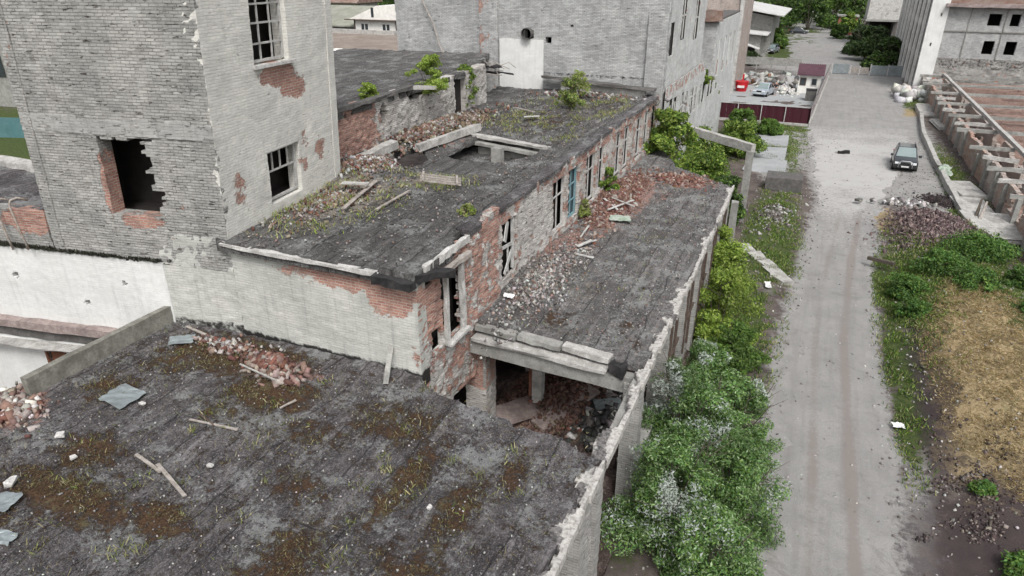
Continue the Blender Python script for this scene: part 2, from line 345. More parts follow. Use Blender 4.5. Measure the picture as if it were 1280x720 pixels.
def mesh_np(name, V, F, uvm=None, col=None):
    V = np.asarray(V, float); me = bpy.data.meshes.new(name)
    F = np.asarray(F)
    me.vertices.add(len(V)); me.vertices.foreach_set('co', V.ravel())
    k = F.shape[1]; me.loops.add(F.size); me.loops.foreach_set('vertex_index', F.ravel().astype(np.int32))
    me.polygons.add(len(F)); me.polygons.foreach_set('loop_start', (np.arange(len(F))*k).astype(np.int32)); me.polygons.foreach_set('loop_total', np.full(len(F), k, np.int32))
    me.update(calc_edges=True)
    if uvm is not None:
        a = me.attributes.new('uvm', 'FLOAT_VECTOR', 'POINT'); a.data.foreach_set('vector', np.asarray(uvm, np.float32).ravel())
    if col is not None:
        a = me.attributes.new('col', 'FLOAT_COLOR', 'POINT'); a.data.foreach_set('color', np.asarray(col, np.float32).ravel())
    return me
def solid(name, mat, O, U, V, N, lu, lv, cu, cv, thick=.3, hole=None, disp=None, mask=None, parent=None, smooth=False, back=True, warp=None, stag=False):
    """a slab made as a grid of brick-size cells: cells may be missing, the front is uneven. U x V = N"""
    O, U, V, N = (np.array(x, float) for x in (O, U, V, N))
    nu = max(1, round(lu/cu)); nv = max(1, round(lv/cv)); us = np.linspace(0, lu, nu+1); vs = np.linspace(0, lv, nv+1)
    UU, VV = np.meshgrid(us, vs)               # (nv+1, nu+1)
    uc, vc = np.meshgrid((us[1:]+us[:-1])/2, (vs[1:]+vs[:-1])/2)
    if stag: ucs = uc+np.where((np.arange(nv) % 2 == 0)[:, None], cu*.5, -cu*.5)
    else: ucs = uc
    pres = ~hole(ucs, vc) if hole is not None else np.ones(uc.shape, bool)
    D = disp(UU, VV) if disp is not None else np.zeros(UU.shape)
    cm = np.zeros(UU.shape+(4,)); cm[..., 3] = 1
    if mask is not None:
        r = mask(UU, VV)
        for k, a in enumerate(r): cm[..., k] = a
    if mask is None or len(r) < 2: cm[..., 1] = 0
    P = O+UU[..., None]*U+VV[..., None]*V+D[..., None]*N
    if warp is not None: P = warp(P)
    Bk = P-(thick+D)[..., None]*N if back else None
    Vt = [P.reshape(-1, 3)]; uvF = np.stack([UU, VV, 0*UU], -1).reshape(-1, 3); uv = [uvF]; cc = [cm.reshape(-1, 4)]
    nvt = P.shape[0]*P.shape[1]; w_ = nu+1
    jj, ii = np.nonzero(pres); a = jj*w_+ii
    F = [np.stack([a, a+1, a+1+w_, a+w_], 1)]
    if back:
        Vt.append(Bk.reshape(-1, 3)); u2 = uvF.copy(); u2[:, 2] = thick; uv.append(u2); cc.append(cm.reshape(-1, 4))
        F.append(np.stack([a+w_, a+1+w_, a+1, a], 1)+nvt)
        pad = np.pad(pres, 1)
        # four side directions; side vertices get their own uv (depth runs along u)
        for dj, di, e0, e1, hz in ((0, -1, w_, 0, 0), (0, 1, 1, 1+w_, 0), (-1, 0, 0, 1, 1), (1, 0, 1+w_, w_, 1)):
            nb = pad[1+dj:1+dj+nv, 1+di:1+di+nu]; js, is_ = np.nonzero(pres & ~nb)
            if len(js) == 0: continue
            b0 = js*w_+is_+e0; b1 = js*w_+is_+e1; base = sum(len(x) for x in Vt); n = len(b0)
            p0 = Vt[0][b0]; p1 = Vt[0][b1]; q0 = Vt[1][b0]; q1 = Vt[1][b1]
            Vt.append(np.concatenate([p0, p1, q1, q0]))
            if hz: ua = uvF[b0]; ub = uvF[b1]; off = np.array([0, thick, 0])
            else: ua = uvF[b0]; ub = uvF[b1]; off = np.array([thick, 0, 0])
            uv.append(np.concatenate([ua, ub, ub+off, ua+off]))
            cA = cm.reshape(-1, 4)[b0]; cB = cm.reshape(-1, 4)[b1]; cc.append(np.concatenate([cA, cB, cB, cA]))
            k = np.arange(n)+base; F.append(np.stack([k+n, k, k+3*n, k+2*n], 1))
    V_ = np.concatenate(Vt); F_ = np.concatenate(F)
    used = np.zeros(len(V_), bool); used[F_.ravel()] = True; rm = np.cumsum(used)-1
    me = mesh_np(name, V_[used], rm[F_], np.concatenate(uv)[used], np.concatenate(cc)[used])
    return part(name, me, mat, parent, smooth)
def wall(name, mat, p0, p1, z0, z1, thick=.4, cu=.13, cv=.082, hole=None, mask=None, rough=.014, parent=None, top=None, seed=0, bulge=0, recess=.018):
    """vertical wall from p0 to p1 seen from its right-hand side; u runs along it, v is world height"""
    p0 = Vector((p0[0], p0[1])); p1 = Vector((p1[0], p1[1])); d = (p1-p0); L = d.length; d.normalize()
    def hl(u, v):
        z = v+z0; r = np.zeros(u.shape, bool)
        if top is not None: r |= z > top(u)
        if hole is not None: r |= hole(u, z)
        return r
    def dp(u, v):
        z = v+z0; D = (vn(u*7.7, z*12.2, seed)-.5)*2*rough+(fbm(u*1.1, z*1.1, seed+5)-.5)*rough*2.5
        if mask is not None: D = D-recess*np.clip(mask(u, z)[0]*1.5-.3, 0, 1)+(vn(u*9, z*14, seed+9)-.5)*.03*np.clip(mask(u, z)[0], 0, 1)
        return D+bulge
    def mk(u, v):
        z = v+z0
        if mask is None: return (0*u, vn(u*3.9, z*12.2, seed+3)*.5, 0*u)
        r = mask(u, z); return (r[0], vn(u*3.9, z*12.2, seed+3)*.5, r[1])
    return solid(name, mat, (p0.x, p0.y, z0), (d.x, d.y, 0), (0, 0, 1), (d.y, -d.x, 0), L, z1-z0, cu, cv, thick, hl if (hole or top) else None, dp, mk, parent)
class MB:
    def __init__(s): s.v = []; s.f = []
    def box(s, lo, hi, rot=None, jit=0):
        c = [Vector((x, y, z)) for x in (lo[0], hi[0]) for y in (lo[1], hi[1]) for z in (lo[2], hi[2])]
        if jit: c = [p+Vector((random.uniform(-jit, jit), random.uniform(-jit, jit), random.uniform(-jit, jit))) for p in c]
        if rot is not None: c = [rot @ p for p in c]
        b = len(s.v); s.v += c; s.f += [tuple(b+i for i in q) for q in ((0, 1, 3, 2), (4, 6, 7, 5), (0, 4, 5, 1), (2, 3, 7, 6), (0, 2, 6, 4), (1, 5, 7, 3))]; return s
    def bar(s, a, b, w=.1, h=.1, up=(0, 0, 1), seg=1, jit=0):
        a = Vector(a); b = Vector(b); d = (b-a).normalized(); up = Vector(up)
        if abs(d.dot(up)) > .98: up = Vector((1, 0, 0))
        r = d.cross(up).normalized(); u = r.cross(d).normalized(); base = len(s.v)
        for k in range(seg+1):
            p = a.lerp(b, k/seg)
            for i, j in ((-1, -1), (1, -1), (1, 1), (-1, 1)):
                q = p+r*(i*w/2)+u*(j*h/2)
                if jit: q += Vector((random.uniform(-jit, jit), random.uniform(-jit, jit), random.uniform(-jit, jit)))
                s.v.append(q)
        for k in range(seg):
            o = base+4*k
            for i in range(4): s.f.append((o+i, o+(i+1) % 4, o+4+(i+1) % 4, o+4+i))
        s.f.append((base+3, base+2, base+1, base)); e = base+4*seg; s.f.append((e, e+1, e+2, e+3)); return s
    def tube(s, pts, rad, n=8, cap=True):
        pts = [Vector(p) for p in pts]; rad = rad if isinstance(rad, (list, tuple)) else [rad]*len(pts); base = len(s.v); pr = None
        for k, p in enumerate(pts):
            d = (pts[min(k+1, len(pts)-1)]-pts[max(k-1, 0)]).normalized()
            if pr is None: pr = d.cross(Vector((0, 0, 1)) if abs(d.z) < .9 else Vector((1, 0, 0))).normalized()
            r = (pr-d*pr.dot(d)).normalized(); pr = r; u = d.cross(r)
            for i in range(n):
                a = 2*math.pi*i/n; s.v.append(p+(r*math.cos(a)+u*math.sin(a))*rad[k])
        for k in range(len(pts)-1):
            o = base+n*k
            for i in range(n): s.f.append((o+i, o+(i+1) % n, o+n+(i+1) % n, o+n+i))
        if cap: s.f.append(tuple(base+i for i in range(n))[::-1]); e = base+n*(len(pts)-1); s.f.append(tuple(e+i for i in range(n)))
        return s
    def poly(s, pts): b = len(s.v); s.v += [Vector(p) for p in pts]; s.f.append(tuple(range(b, b+len(pts)))); return s
    def prism(s, prof, y0, y1, axis='x'):    # prof: (a,b) points; extruded along axis
        b = len(s.v); n = len(prof)
        for t in (y0, y1):
            for (p, q) in prof: s.v.append(Vector((t, p, q)) if axis == 'x' else Vector((p, t, q)) if axis == 'y' else Vector((p, q, t)))
        for i in range(n): s.f.append((b+i, b+(i+1) % n, b+n+(i+1) % n, b+n+i))
        s.f.append(tuple(b+i for i in range(n))[::-1]); s.f.append(tuple(b+n+i for i in range(n))); return s
    def mesh(s, name, fix=True):
        me = bpy.data.meshes.new(name); me.from_pydata([tuple(p) for p in s.v], [], s.f)
        if fix:
            bm = bmesh.new(); bm.from_mesh(me); bmesh.ops.recalc_face_normals(bm, faces=bm.faces); bm.to_mesh(me); bm.free()
        return me
    def part(s, name, mat, parent=None, bevel=0, smooth=False):
        o = part(name, s.mesh(name), mat, parent, smooth)
        if bevel:
            md = o.modifiers.new('bevel', 'BEVEL'); md.width = bevel; md.segments = 2; md.limit_method = 'ANGLE'
        return o
def rand_rot(n, tilt=1.0):
    q = rng.normal(size=(n, 4)); q[:, 1:3] *= tilt; q /= np.linalg.norm(q, axis=1)[:, None]
    w_, x, y, z = q.T
    return np.stack([np.stack([1-2*(y*y+z*z), 2*(x*y-z*w_), 2*(x*z+y*w_)], -1), np.stack([2*(x*y+z*w_), 1-2*(x*x+z*z), 2*(y*z-x*w_)], -1), np.stack([2*(x*z-y*w_), 2*(y*z+x*w_), 1-2*(x*x+y*y)], -1)], 1)
def chunks(name, P, size, cols, parent=None, jit=.25, tilt=1.0, label=None, cat=None, stuff=True, group=None):
    """many small irregular blocks (bricks, stones, chips) in one mesh. size (n,3), cols (n,3)"""
    P = np.asarray(P, float); n = len(P); size = np.broadcast_to(np.asarray(size, float), (n, 3)) if np.ndim(size) < 2 else size
    C = np.array([[x, y, z] for x in (-.5, .5) for y in (-.5, .5) for z in (-.5, .5)])
    L = C[None]*size[:, None, :]*(1+rng.uniform(-jit, jit, (n, 8, 3)))
    R = rand_rot(n, tilt); W = np.einsum('nij,nkj->nki', R, L)+P[:, None, :]
    q = np.array([(0, 1, 3, 2), (4, 6, 7, 5), (0, 4, 5, 1), (2, 3, 7, 6), (0, 2, 6, 4), (1, 5, 7, 3)])
    F = (q[None]+(np.arange(n)*8)[:, None, None]).reshape(-1, 4)
    cc = np.ones((n, 8, 4)); cc[..., :3] = np.asarray(cols)[:, None, :]
    me = mesh_np(name, W.reshape(-1, 3), F, None, cc.reshape(-1, 4))
    o = part(name, me, 'debris', parent)
    if stuff: o['kind'] = 'stuff'
    if label: tag(o, label, cat, group)
    return o
def pal(n, cols, jit=.15):
    c = np.array(cols)[rng.integers(0, len(cols), n)]; return np.clip(c*(1+rng.uniform(-jit*2, jit*2, (n, 1)))*(1+rng.uniform(-jit, jit, (n, 3))*.4), .01, .8)
BRICKC = [(.16, .075, .058), (.20, .115, .09), (.12, .06, .05), (.28, .225, .195), (.22, .145, .12), (.33, .295, .27)]
GREYC = [(.22, .21, .205), (.32, .31, .30), (.15, .145, .14), (.40, .395, .38)]
def leafcloud(name, C, R, n, ls, cols, parent, silver=0, flat=.75, out=.6, up=.5, asp=.5, shell=.55):
    """leaf-size faces spread through clumps at C with radii R"""
    C = np.asarray(C, float); R = np.asarray(R, float); wgt = R**2; k = rng.choice(len(C), n, p=wgt/wgt.sum())
    d = rng.normal(size=(n, 3)); d /= np.linalg.norm(d, axis=1)[:, None]; rr = shell+(1-shell)*rng.random(n)**.6; rr = np.where(rng.random(n) < .25, rng.random(n), rr)*(1+.25*rng.normal(size=n)*(rng.random(n) < .25))
    P = C[k]+d*(R[k]*rr)[:, None]*np.array([1, 1, flat])
    nrm = d*out+rng.normal(size=(n, 3))*.6+np.array([0, 0, up]); nrm /= np.linalg.norm(nrm, axis=1)[:, None]
    t = np.cross(nrm, rng.normal(size=(n, 3))); t /= np.linalg.norm(t, axis=1)[:, None]; b = np.cross(nrm, t)
    s = ls*np.clip(np.exp(rng.normal(size=n)*.35), .4, 1.7)[:, None]
    V = np.stack([P-t*s, P-b*s*asp, P+t*s, P+b*s*asp], 1)
    c = np.array(cols)[rng.integers(0, len(cols), n)]*rng.uniform(.7, 1.25, (n, 1))
    cl = vn(C[k][:, 0]*1.3, C[k][:, 1]*1.3+C[k][:, 2]*1.7, 4)[:, None]; c = c*(.65+.7*cl)
    if silver:
        hh = (P[:, 2]-P[:, 2].min())/(np.ptp(P[:, 2])+1e-6)
        sv = (rng.random(n) < silver*np.clip(vn(P[:, 0]*1.2+5, P[:, 1]*1.2+P[:, 2]*.7, 8)*3.2-1.75, 0, 1)*1.7*np.clip(hh*1.3-.25, 0, 1)); c = np.where(sv[:, None], np.array([[.42, .46, .44]])*rng.uniform(.7, 1.2, (n, 1)), c)
    cc = np.ones((n, 4, 4)); cc[..., :3] = np.clip(c, 0, .8)[:, None, :]
    F = np.arange(n*4).reshape(n, 4)
    return part(name, mesh_np(name, V.reshape(-1, 3), F, None, cc.reshape(-1, 4)), 'leaves', parent)
def blades(name, P, h, wd, cols, parent=None, label=None, cat=None, lean=.5, group=None):
    P = np.asarray(P, float); n = len(P); h = h*rng.uniform(.5, 1.4, n)[:, None]; a = rng.uniform(0, 6.28, n); t = np.stack([np.cos(a), np.sin(a), 0*a], 1)
    ln = rng.normal(size=(n, 3))*lean; ln[:, 2] = 1; ln /= np.linalg.norm(ln, axis=1)[:, None]
    w_ = wd*rng.uniform(.6, 1.4, n)[:, None]
    V = np.stack([P-t*w_, P+t*w_, P+ln*h*.6+t*w_*.8, P+ln*h+np.stack([0*a, 0*a, -.25*h[:, 0]*rng.random(n)], 1)+t*w_*.1], 1)
    c = np.array(cols)[rng.integers(0, len(cols), n)]*rng.uniform(.7, 1.3, (n, 1)); cc = np.ones((n, 4, 4)); cc[..., :3] = np.clip(c, 0, .8)[:, None, :]
    o = part(name, mesh_np(name, V.reshape(-1, 3), np.arange(n*4).reshape(n, 4), None, cc.reshape(-1, 4)), 'leaves', parent)
    if label: tag(o, label, cat, group, 'stuff')
    return o
def shrub(name, label, cat, base, rad, height, n, ls, cols, nclump=26, silver=0, group=None, stems=5, trunk=.03, low=.15, seed=None, asp=.5, crownname='foliage', spread=1.0):
    """stems forking up from the base, each tip carrying clumps of leaves"""
    rs = random.Random(seed if seed is not None else name+label)
    t = thing(name, label, cat, base, group); bx, by, bz = base; C = []; Rr = []; sm = MB()
    for k in range(stems):
        a = 6.28*k/stems+rs.uniform(-.5, .5); r = rad*rs.uniform(.25, .75)*spread; h = height*rs.uniform(.65, .92)
        p0 = Vector((bx+math.cos(a)*trunk, by+math.sin(a)*trunk, bz-.05)); p1 = Vector((bx+math.cos(a)*r*.4, by+math.sin(a)*r*.4, bz+h*.45)); p2 = Vector((bx+math.cos(a)*r, by+math.sin(a)*r, bz+h))
        sm.tube([p0, p1, p2], [trunk, trunk*.7, trunk*.25], 5)
        for q in range(3):
            f = rs.uniform(.35, .9); s0 = p1.lerp(p2, f); aa = a+rs.uniform(-1.4, 1.4); e = s0+Vector((math.cos(aa)*rad*.4, math.sin(aa)*rad*.4, height*.12))
            sm.tube([s0, e], [trunk*.4, trunk*.12], 4)
    for k in range(nclump):
        a = rs.uniform(0, 6.28); zz = low+(1-low)*rs.random()**.8; prof = math.sin(min(1, .22+zz*.95)*math.pi*.88)**.7 if zz < 1 else .3
        rr = rad*prof*math.sqrt(rs.random())*.85; sp_ = 1.3 if k % 4 == 0 else 1; rr *= sp_; C.append((bx+math.cos(a)*rr, by+math.sin(a)*rr, bz+zz*height*.93)); Rr.append(rad*rs.uniform(.14, .38)*(1.15-.45*zz)/(sp_**2.2))
    sm.part('stem' if crownname == 'foliage' else 'trunk', 'bark', t)
    leafcloud(crownname, C, Rr, n, ls, cols, t, silver=silver, asp=asp)
    return t
GREEN = [(.075, .145, .026), (.10, .18, .035), (.05, .10, .022), (.13, .20, .045)]
LIME = [(.19, .27, .045), (.24, .32, .06), (.14, .22, .035), (.28, .34, .09)]
DARKG = [(.03, .055, .018), (.045, .075, .025), (.025, .045, .015), (.06, .09, .03)]
SAGE = [(.12, .225, .07), (.18, .28, .11), (.08, .165, .05), (.25, .33, .18)]
DRY = [(.30, .27, .15), (.36, .33, .2), (.22, .22, .1), (.2, .24, .08)]
mk_plain('parapet_concrete', (.25, .245, .215), (.15, .145, .125), 2.5, bump=.4, dirt=.6)
mk_plain('pink_ledge', (.36, .30, .28), (.24, .19, .18), 5, bump=.9, dirt=.6)
mk_plain('pink_trim', (.24, .18, .17), (.32, .28, .27), 2, bump=.5, dirt=.5)
mk_plain('teal_sheet', (.07, .16, .17), (.09, .18, .19), 2, bump=.1)
mk_plain('rusty_edge', (.20, .115, .09), (.28, .22, .19), 1.2, bump=.6, dirt=.6)
mk_roof('rubble_ground', dark=(.045, .035, .032), light=(.12, .085, .075), flake=(.22, .17, .155))
mk_plain('windscreen_sky_tint', (.20, .25, .25), (.17, .21, .21), 1, rough=.1, bump=0, spec=.6, dirt=.05)  # base colour lightened to stand in for reflected sky
mk_wall('band_plaster', (.40, .395, .38), (.33, .33, .32), lines=.12, chips=.6, bump=.8, exp_amp=1.2, streak=.35)
mk_plain('weathered_roof', (.20, .16, .13), (.28, .24, .21), .4, bump=.3, dirt=.4)
mk_plain('mossy_roof', (.22, .23, .18), (.3, .3, .26), .5, bump=.3, dirt=.4)
mk_wall('inner_red', (.22, .16, .14), (.3, .22, .19), red=(.16, .06, .045), red2=(.24, .12, .09), lines=.6, chips=.58, bump=1, exp_amp=1.5)
# =================================================================== GROUND, ROAD, SKY SURROUNDINGS
def hgt(x, y):      # ground relief
    h = (fbm(x*.35, y*.35, 3)-.5)*.25+(fbm(x*1.6, y*1.6, 9)-.5)*.08
    road = blob(x, y, 3.0, 60, 3.6, 80, .3)*0
    h = h*sstep(1.0, 3.5, np.abs(x-roadc(y)))*1.0
    h = h+1.25*blob(x, y, 8.9, 28.5, 2.9, 9.0, .5)*(.45+.8*fbm(x*.9, y*.9, 31)+.25*fbm(x*3.5, y*3.5, 35))        # straw heap
    h = h+.7*blob(x, y, 8.3, 46.0, 3.2, 5.5, .5)*(.6+.8*fbm(x*.9, y*.9, 32))               # bark heap
    h = h+.5*blob(x, y, 9.5, 39.0, 3.0, 4.0, .5)
    h = h+.35*blob(x, y, -1.0, 45, 1.6, 6, .5)*fbm(x, y, 33)
    return h
def roadc(y): return np.interp(y, [0, 15, 20, 30, 40, 52, 70, 90, 120, 160, 200], [2.75, 2.65, 2.6, 2.45, 2.9, 3.8, 4.6, 5.2, 5.0, 2.0, 0.5])
def roadw(y): return np.interp(y, [0, 20, 30, 40, 52, 60, 75, 90, 110, 118, 125, 150, 180], [1.75, 1.8, 1.65, 1.6, 1.9, 3.2, 4.6, 5.0, 5.5, 6, 8, 9, 9])
gx = np.concatenate([np.arange(-100, -24, 4.), np.arange(-24, -4, .8), np.arange(-4, 14.01, .2), np.arange(14.4, 40, .8), np.arange(44, 120, 5.)])
gy = np.concatenate([np.arange(-12, 10, 2.), np.arange(10, 62, .25), np.arange(62, 130, .7), np.arange(131, 320, 4.)])
GX, GY = np.meshgrid(gx, gy); Z = hgt(GX, GY)
rd = np.abs(GX-roadc(GY))-roadw(GY)
c = np.zeros(GX.shape+(4,)); c[..., 3] = 1
grass = .18+.0*GX
def addg(v, *a): global grass; grass = np.maximum(grass, v*blob(GX, GY, *a))
for a in ((.9, -1.1, 44, 1.7, 9), (.75, -.4, 39, 1.2, 5), (.8, -1.6, 30, 1.6, 6), (.9, 6.0, 37, 1.6, 6), (1, 8.5, 41, 3.2, 4.5), (.95, 10.8, 36, 1.6, 6), (.8, 5.2, 29, .7, 5), (.8, 5.2, 24.5, .6, 3), (.9, 11.3, 56, 1.1, 14), (.8, 9.5, 100, 3, 8), (1, 9.5, 150, 5, 20), (.9, 10, 128, 3, 4), (1, -8, 190, 8, 30), (.8, 7, 175, 10, 22), (.9, -5.5, 70, 3.2, 8), (.9, -7, 150, 3, 20), (.75, -2, 76, 3, 1.6), (.6, -1.2, 65, .7, 6), (.8, -75, 42, 30, 14), (1, 10.6, 51, 1.0, 2), (.6, -.5, 57, .8, 8), (.8, -3, 24, 2.5, 10)): addg(a[0], *a[1:])
c[..., 0] = grass
g = np.clip(.95-np.maximum(rd, 0)/1.5, 0, 1)*.9
g = np.maximum(g, .9*blob(GX, GY, -1.6, 66, 2.2, 12, .3)); g = np.maximum(g, .6*blob(GX, GY, 5.2, 24, .6, 14)); g = np.maximum(g, .8*blob(GX, GY, 8.3, 75, 3.5, 30, .3)); g = np.maximum(g, .9*blob(GX, GY, 0, 150, 14, 34, .3)); g = np.maximum(g, .5*blob(GX, GY, -1, 38, 1.6, 8))
c[..., 1] = g
st = np.maximum(.98*blob(GX, GY, 8.7, 28.5, 2.8, 8.6, .35), .7*blob(GX, GY, 5.6, 47.5, .8, 4)); st = np.maximum(st, .85*blob(GX, GY, 9.4, 91, 2.2, 3.4)); st = np.maximum(st, .6*blob(GX, GY, 7, 22.5, 1.6, 3)); st = np.maximum(st, .55*blob(GX, GY, -1.4, 32, .7, 5))
c[..., 2] = st
dk = np.maximum(.95*blob(GX, GY, 8.0, 17.5, 3.8, 4.6), .8*blob(GX, GY, 6.0, 26.5, .8, 7)); dk = np.maximum(dk, .95*blob(GX, GY, 8.2, 45.5, 3.4, 5)); dk = np.maximum(dk, .8*blob(GX, GY, 9.6, 54.5, 1.5, 2.5)); dk = np.maximum(dk, .7*blob(GX, GY, -9, 28, 8, 20)); dk = np.maximum(dk, .35*blob(GX, GY, 8.6, 66, 2.6, 12))
dk = np.maximum(dk, .75*blob(GX, GY, 26, 70, 12, 45, .1)); c[..., 3] = 1-dk
w_ = len(gx); jj, ii = np.meshgrid(np.arange(len(gy)-1), np.arange(w_-1), indexing='ij'); a = (jj*w_+ii).ravel()
me = mesh_np('ground', np.stack([GX, GY, Z-.01], -1).reshape(-1, 3), np.stack([a, a+1, a+1+w_, a+w_], 1), None, c.reshape(-1, 4))
tag(part('ground', me, 'earth', None, True), kind='structure')
far = MB(); far.poly([(-1500, -400, -.9), (1500, -400, -.9), (1500, 2500, -.9), (-1500, 2500, -.9)]); tag(far.part('distant_terrain', 'hill_scrub'), kind='structure')
# road: irregular gravel sheet with two wheel tracks
ys = np.arange(4, 200, .3); ts = np.linspace(-1, 1, 41); YY, TT = np.meshgrid(ys, ts, indexing='ij')
hw = roadw(YY)+(fbm(YY*.5, TT*0+np.sign(TT)*3, 41)-.5)*1.6+(fbm(YY*2.2, np.sign(TT)*3, 42)-.5)*.5
XX = roadc(YY)+TT*hw; ZZ = hgt(XX, YY)+.012-.03*np.abs(TT)**6
tr = np.exp(-((XX-roadc(YY)-.62)/.3)**2)+.75*np.exp(-((XX-roadc(YY)+.55)/.3)**2); tr = tr*(1-sstep(46, 56, YY))*(.45+.9*fbm(XX*.4, YY*.25, 44))
pale = .75*np.clip(1-np.abs(YY-62)/26, 0, 1)*(.4+fbm(XX*.3, YY*.3, 45))+.25
cc = np.stack([tr, pale, 0*tr, 0*tr+1], -1); w_ = len(ts)
jj, ii = np.meshgrid(np.arange(len(ys)-1), np.arange(w_-1), indexing='ij'); a = (jj*w_+ii).ravel()
tag(part('road', mesh_np('road', np.stack([XX, YY, ZZ], -1).reshape(-1, 3), np.stack([a, a+1, a+1+w_, a+w_], 1), None, cc.reshape(-1, 4)), 'gravel_road', None, True), kind='structure')

# =================================================================== FOREGROUND HALL (roof z=5)
hall = thing('hall', 'long flat roofed hall under patchy dark bitumen with moss, nearest the camera', 'building', (-10, 7, 0))
def hmask(u, v):
    x = u-20; y = v-2; m = 0*x
    for (cx, cy, rx, ry, s) in ((-15.2, 11.6, 1.2, 1.2, .5), (-13.6, 12.2, 2.4, .9, .75), (-11.6, 11.1, 1.3, .7, .8), (-12.9, 6.4, 1.8, .55, .75), (-10.6, 6.7, .8, .4, .75), (-13.8, 7.6, 1.0, .7, .6), (-7.9, 11.3, 1.6, .9, .5), (-6.6, 9.6, .5, 1.8, .55), (-7.6, 6.6, .8, 1.5, .55), (-8.7, 8.6, 1.0, .5, .5), (-5.2, 9.2, .5, 1.3, .55), (-15.6, 9.6, .8, .6, .55), (-5.4, 7.6, .9, .7, .5), (-9.6, 10.2, 1.4, .6, .42), (-12.2, 9.9, 1.0, .5, .4), (-4.6, 10.8, .4, 1.0, .5), (-14.5, 5.2, 2, 1, .5)):
        m = np.maximum(m, (s+.26)*blob(x, y, cx, cy, rx*1.25, ry*1.3, .7))
    m = np.maximum(m, .36+.16*fbm(x*.5, y*.5, 77)); m = np.maximum(m, .5*np.clip(1-np.abs(y-13.15)/.5, 0, 1))
    r = np.maximum(.85*blob(x, y, -17.2, 7.9, 1.4, 1.0, .5), .6*blob(x, y, -11.8, 12.2, 1.6, .6))
    d = .35*blob(x, y, -8.5, 10.8, 5, 3)
    return m, r, d
hpoly = [(-20, -2), (-2.95, -2), (-2.95, 11.75), (-3.6, 12.15), (-5.0, 12.3), (-6.2, 12.55), (-7.4, 12.65), (-8.3, 13.1), (-8.5, 13.5), (-17.3, 13.2), (-17.35, 8.6), (-20, 8.3)]
def hhole(u, v):
    x = u-20+(fbm(u*2, v*2, 51)-.5)*.45; y = v-2+(fbm(u*2, v*2, 52)-.5)*.45*(1-(u-20 < -8.3)); return ~inpoly(x, y, hpoly) | ((u-20 < -17.2) & (v-2 > 8.6))
def rdisp(seed, seam=1.0, amp=1.0):
    def f(u, v):
        s = (u+.22*(vn(u*.9, v*.9, seed)-.5)) % seam
        step = (.02+.07*vn(np.floor((u)/seam)*3.1, v*.45, seed+7))*np.exp(-(s/.12)**2)+.03*(s/seam)
        return amp*((fbm(u*.8, v*.5, seed+1)-.5)*.16+(fbm(u*5, v*3.2, seed+2, 3)-.5)*.085+step+(vn(u*14, v*14, seed+3)-.5)*.018)
    return f
solid('roof', 'bitumen', (-20, -2, 5), (1, 0, 0), (0, 1, 0), (0, 0, 1), 17.1, 15.6, .075, .075, .28, hhole, rdisp(60), hmask, hall, True)
# eave: whitish concrete strip, broken, with black bitumen tongues
def eavecol(u, v):
    y = v; return (.0*u+.12, .9*sstep(.62, .5, fbm(u*0+v*.55, u*1.4, 71)+.12*vn(u*9, v*9, 72)+.02), 0*u)
def eave_strip(y0, y1, parent, seed=0, name='eave'):
    def hole(u, v): return (fbm(v*1.3, u*0+seed, 73)*.95 > u+.08) & (u < .46) | (u > .56+.16*(fbm(v*1.6, 0*u+9, 74+seed)-.4))
    def mask(u, v):
        y = v+y0; wht = .14+.74*sstep(.46, .55, fbm(y*.9+u*.8, u*1.6+seed, 75)+.12*(vn(u*13, v*13, 76)-.5)+.28*sstep(.40, .52, u)-.06)
        return (0*u, 0*u, 1-wht)
    return solid(name, 'eave_mix', (-3.42, y0, 5.0), (1, 0, 0), (0, 1, 0), (0, 0, 1), .78, y1-y0, .06, .075, .13, hole, lambda u, v: .06+.11*(fbm(u*4, v*2, 77)-.4)+.03*(vn(u*11, v*11, 78)-.5), mask, parent, False)
b = NB('eave_mix', .9, .2); uv = b.attr('uvm', 'Vector'); R_, G_, B_ = b.sep(b.attr('col')); n2 = b.noise(uv, 9, 6, .7)
f_ = b.step(b.math('ADD', B_, b.math('MULTIPLY', b.math('SUBTRACT', b.noise(uv, 5, 9, .78), .5), 2.4)), .32, .72)
b.col(b.mix(f_, b.mix(b.step(n2, .4, .68), (.47, .455, .43), (.22, .205, .19)), b.mix(b.step(n2, .35, .65), (.05, .047, .048), (.20, .19, .185)))); b.bump(n2, 1, .04)
eave_strip(-2, 11.9, hall, 0)
MB().bar((-3.05, -2, 4.74), (-3.05, 12.0, 4.74), .25, .3, seg=20, jit=.015).part('eave_beam', 'concrete', hall)
# long side wall: grey brick with piers
for k, y in enumerate((2.2, 6.2, 10.6)):
    wall('pillar', 'stone_grey_brick', (-3.0, y), (-3.0, y+.9), 0, 4.6, .6, parent=hall, mask=lambda u, z: (.25+.3*(z < 1.5), .1+0*u), rough=.02)
wall('wall', 'stone_grey_brick', (-3.15, -2), (-3.15, 11.6), 0, 4.6, .35, cu=.26, cv=.164, parent=hall, hole=lambda u, z: ((z > 1.3) & (z < 4.0) & (np.abs((u-2.3) % 4.1-2) < 1.1)), mask=lambda u, z: (.15+0*u, .25+0*u))
wall('wall', 'inner_brick', (-17.3, 8.6), (-17.3, -2), 0, 4.72, .3, cu=.5, cv=.3, parent=hall)
# broken edge of the hall roof facing the opening
MB().bar((-8.0, 12.75, 4.62), (-3.3, 11.95, 4.62), .3, .22, seg=10, jit=.02).part('roof_beam', 'dark_concrete', hall)
MB().bar((-17.3, 8.55, 5.22), (-17.15, 13.0, 5.28), .22, .62, seg=8, jit=.012).part('parapet', 'parapet_concrete' if 'parapet_concrete' in MATS else 'concrete', hall)

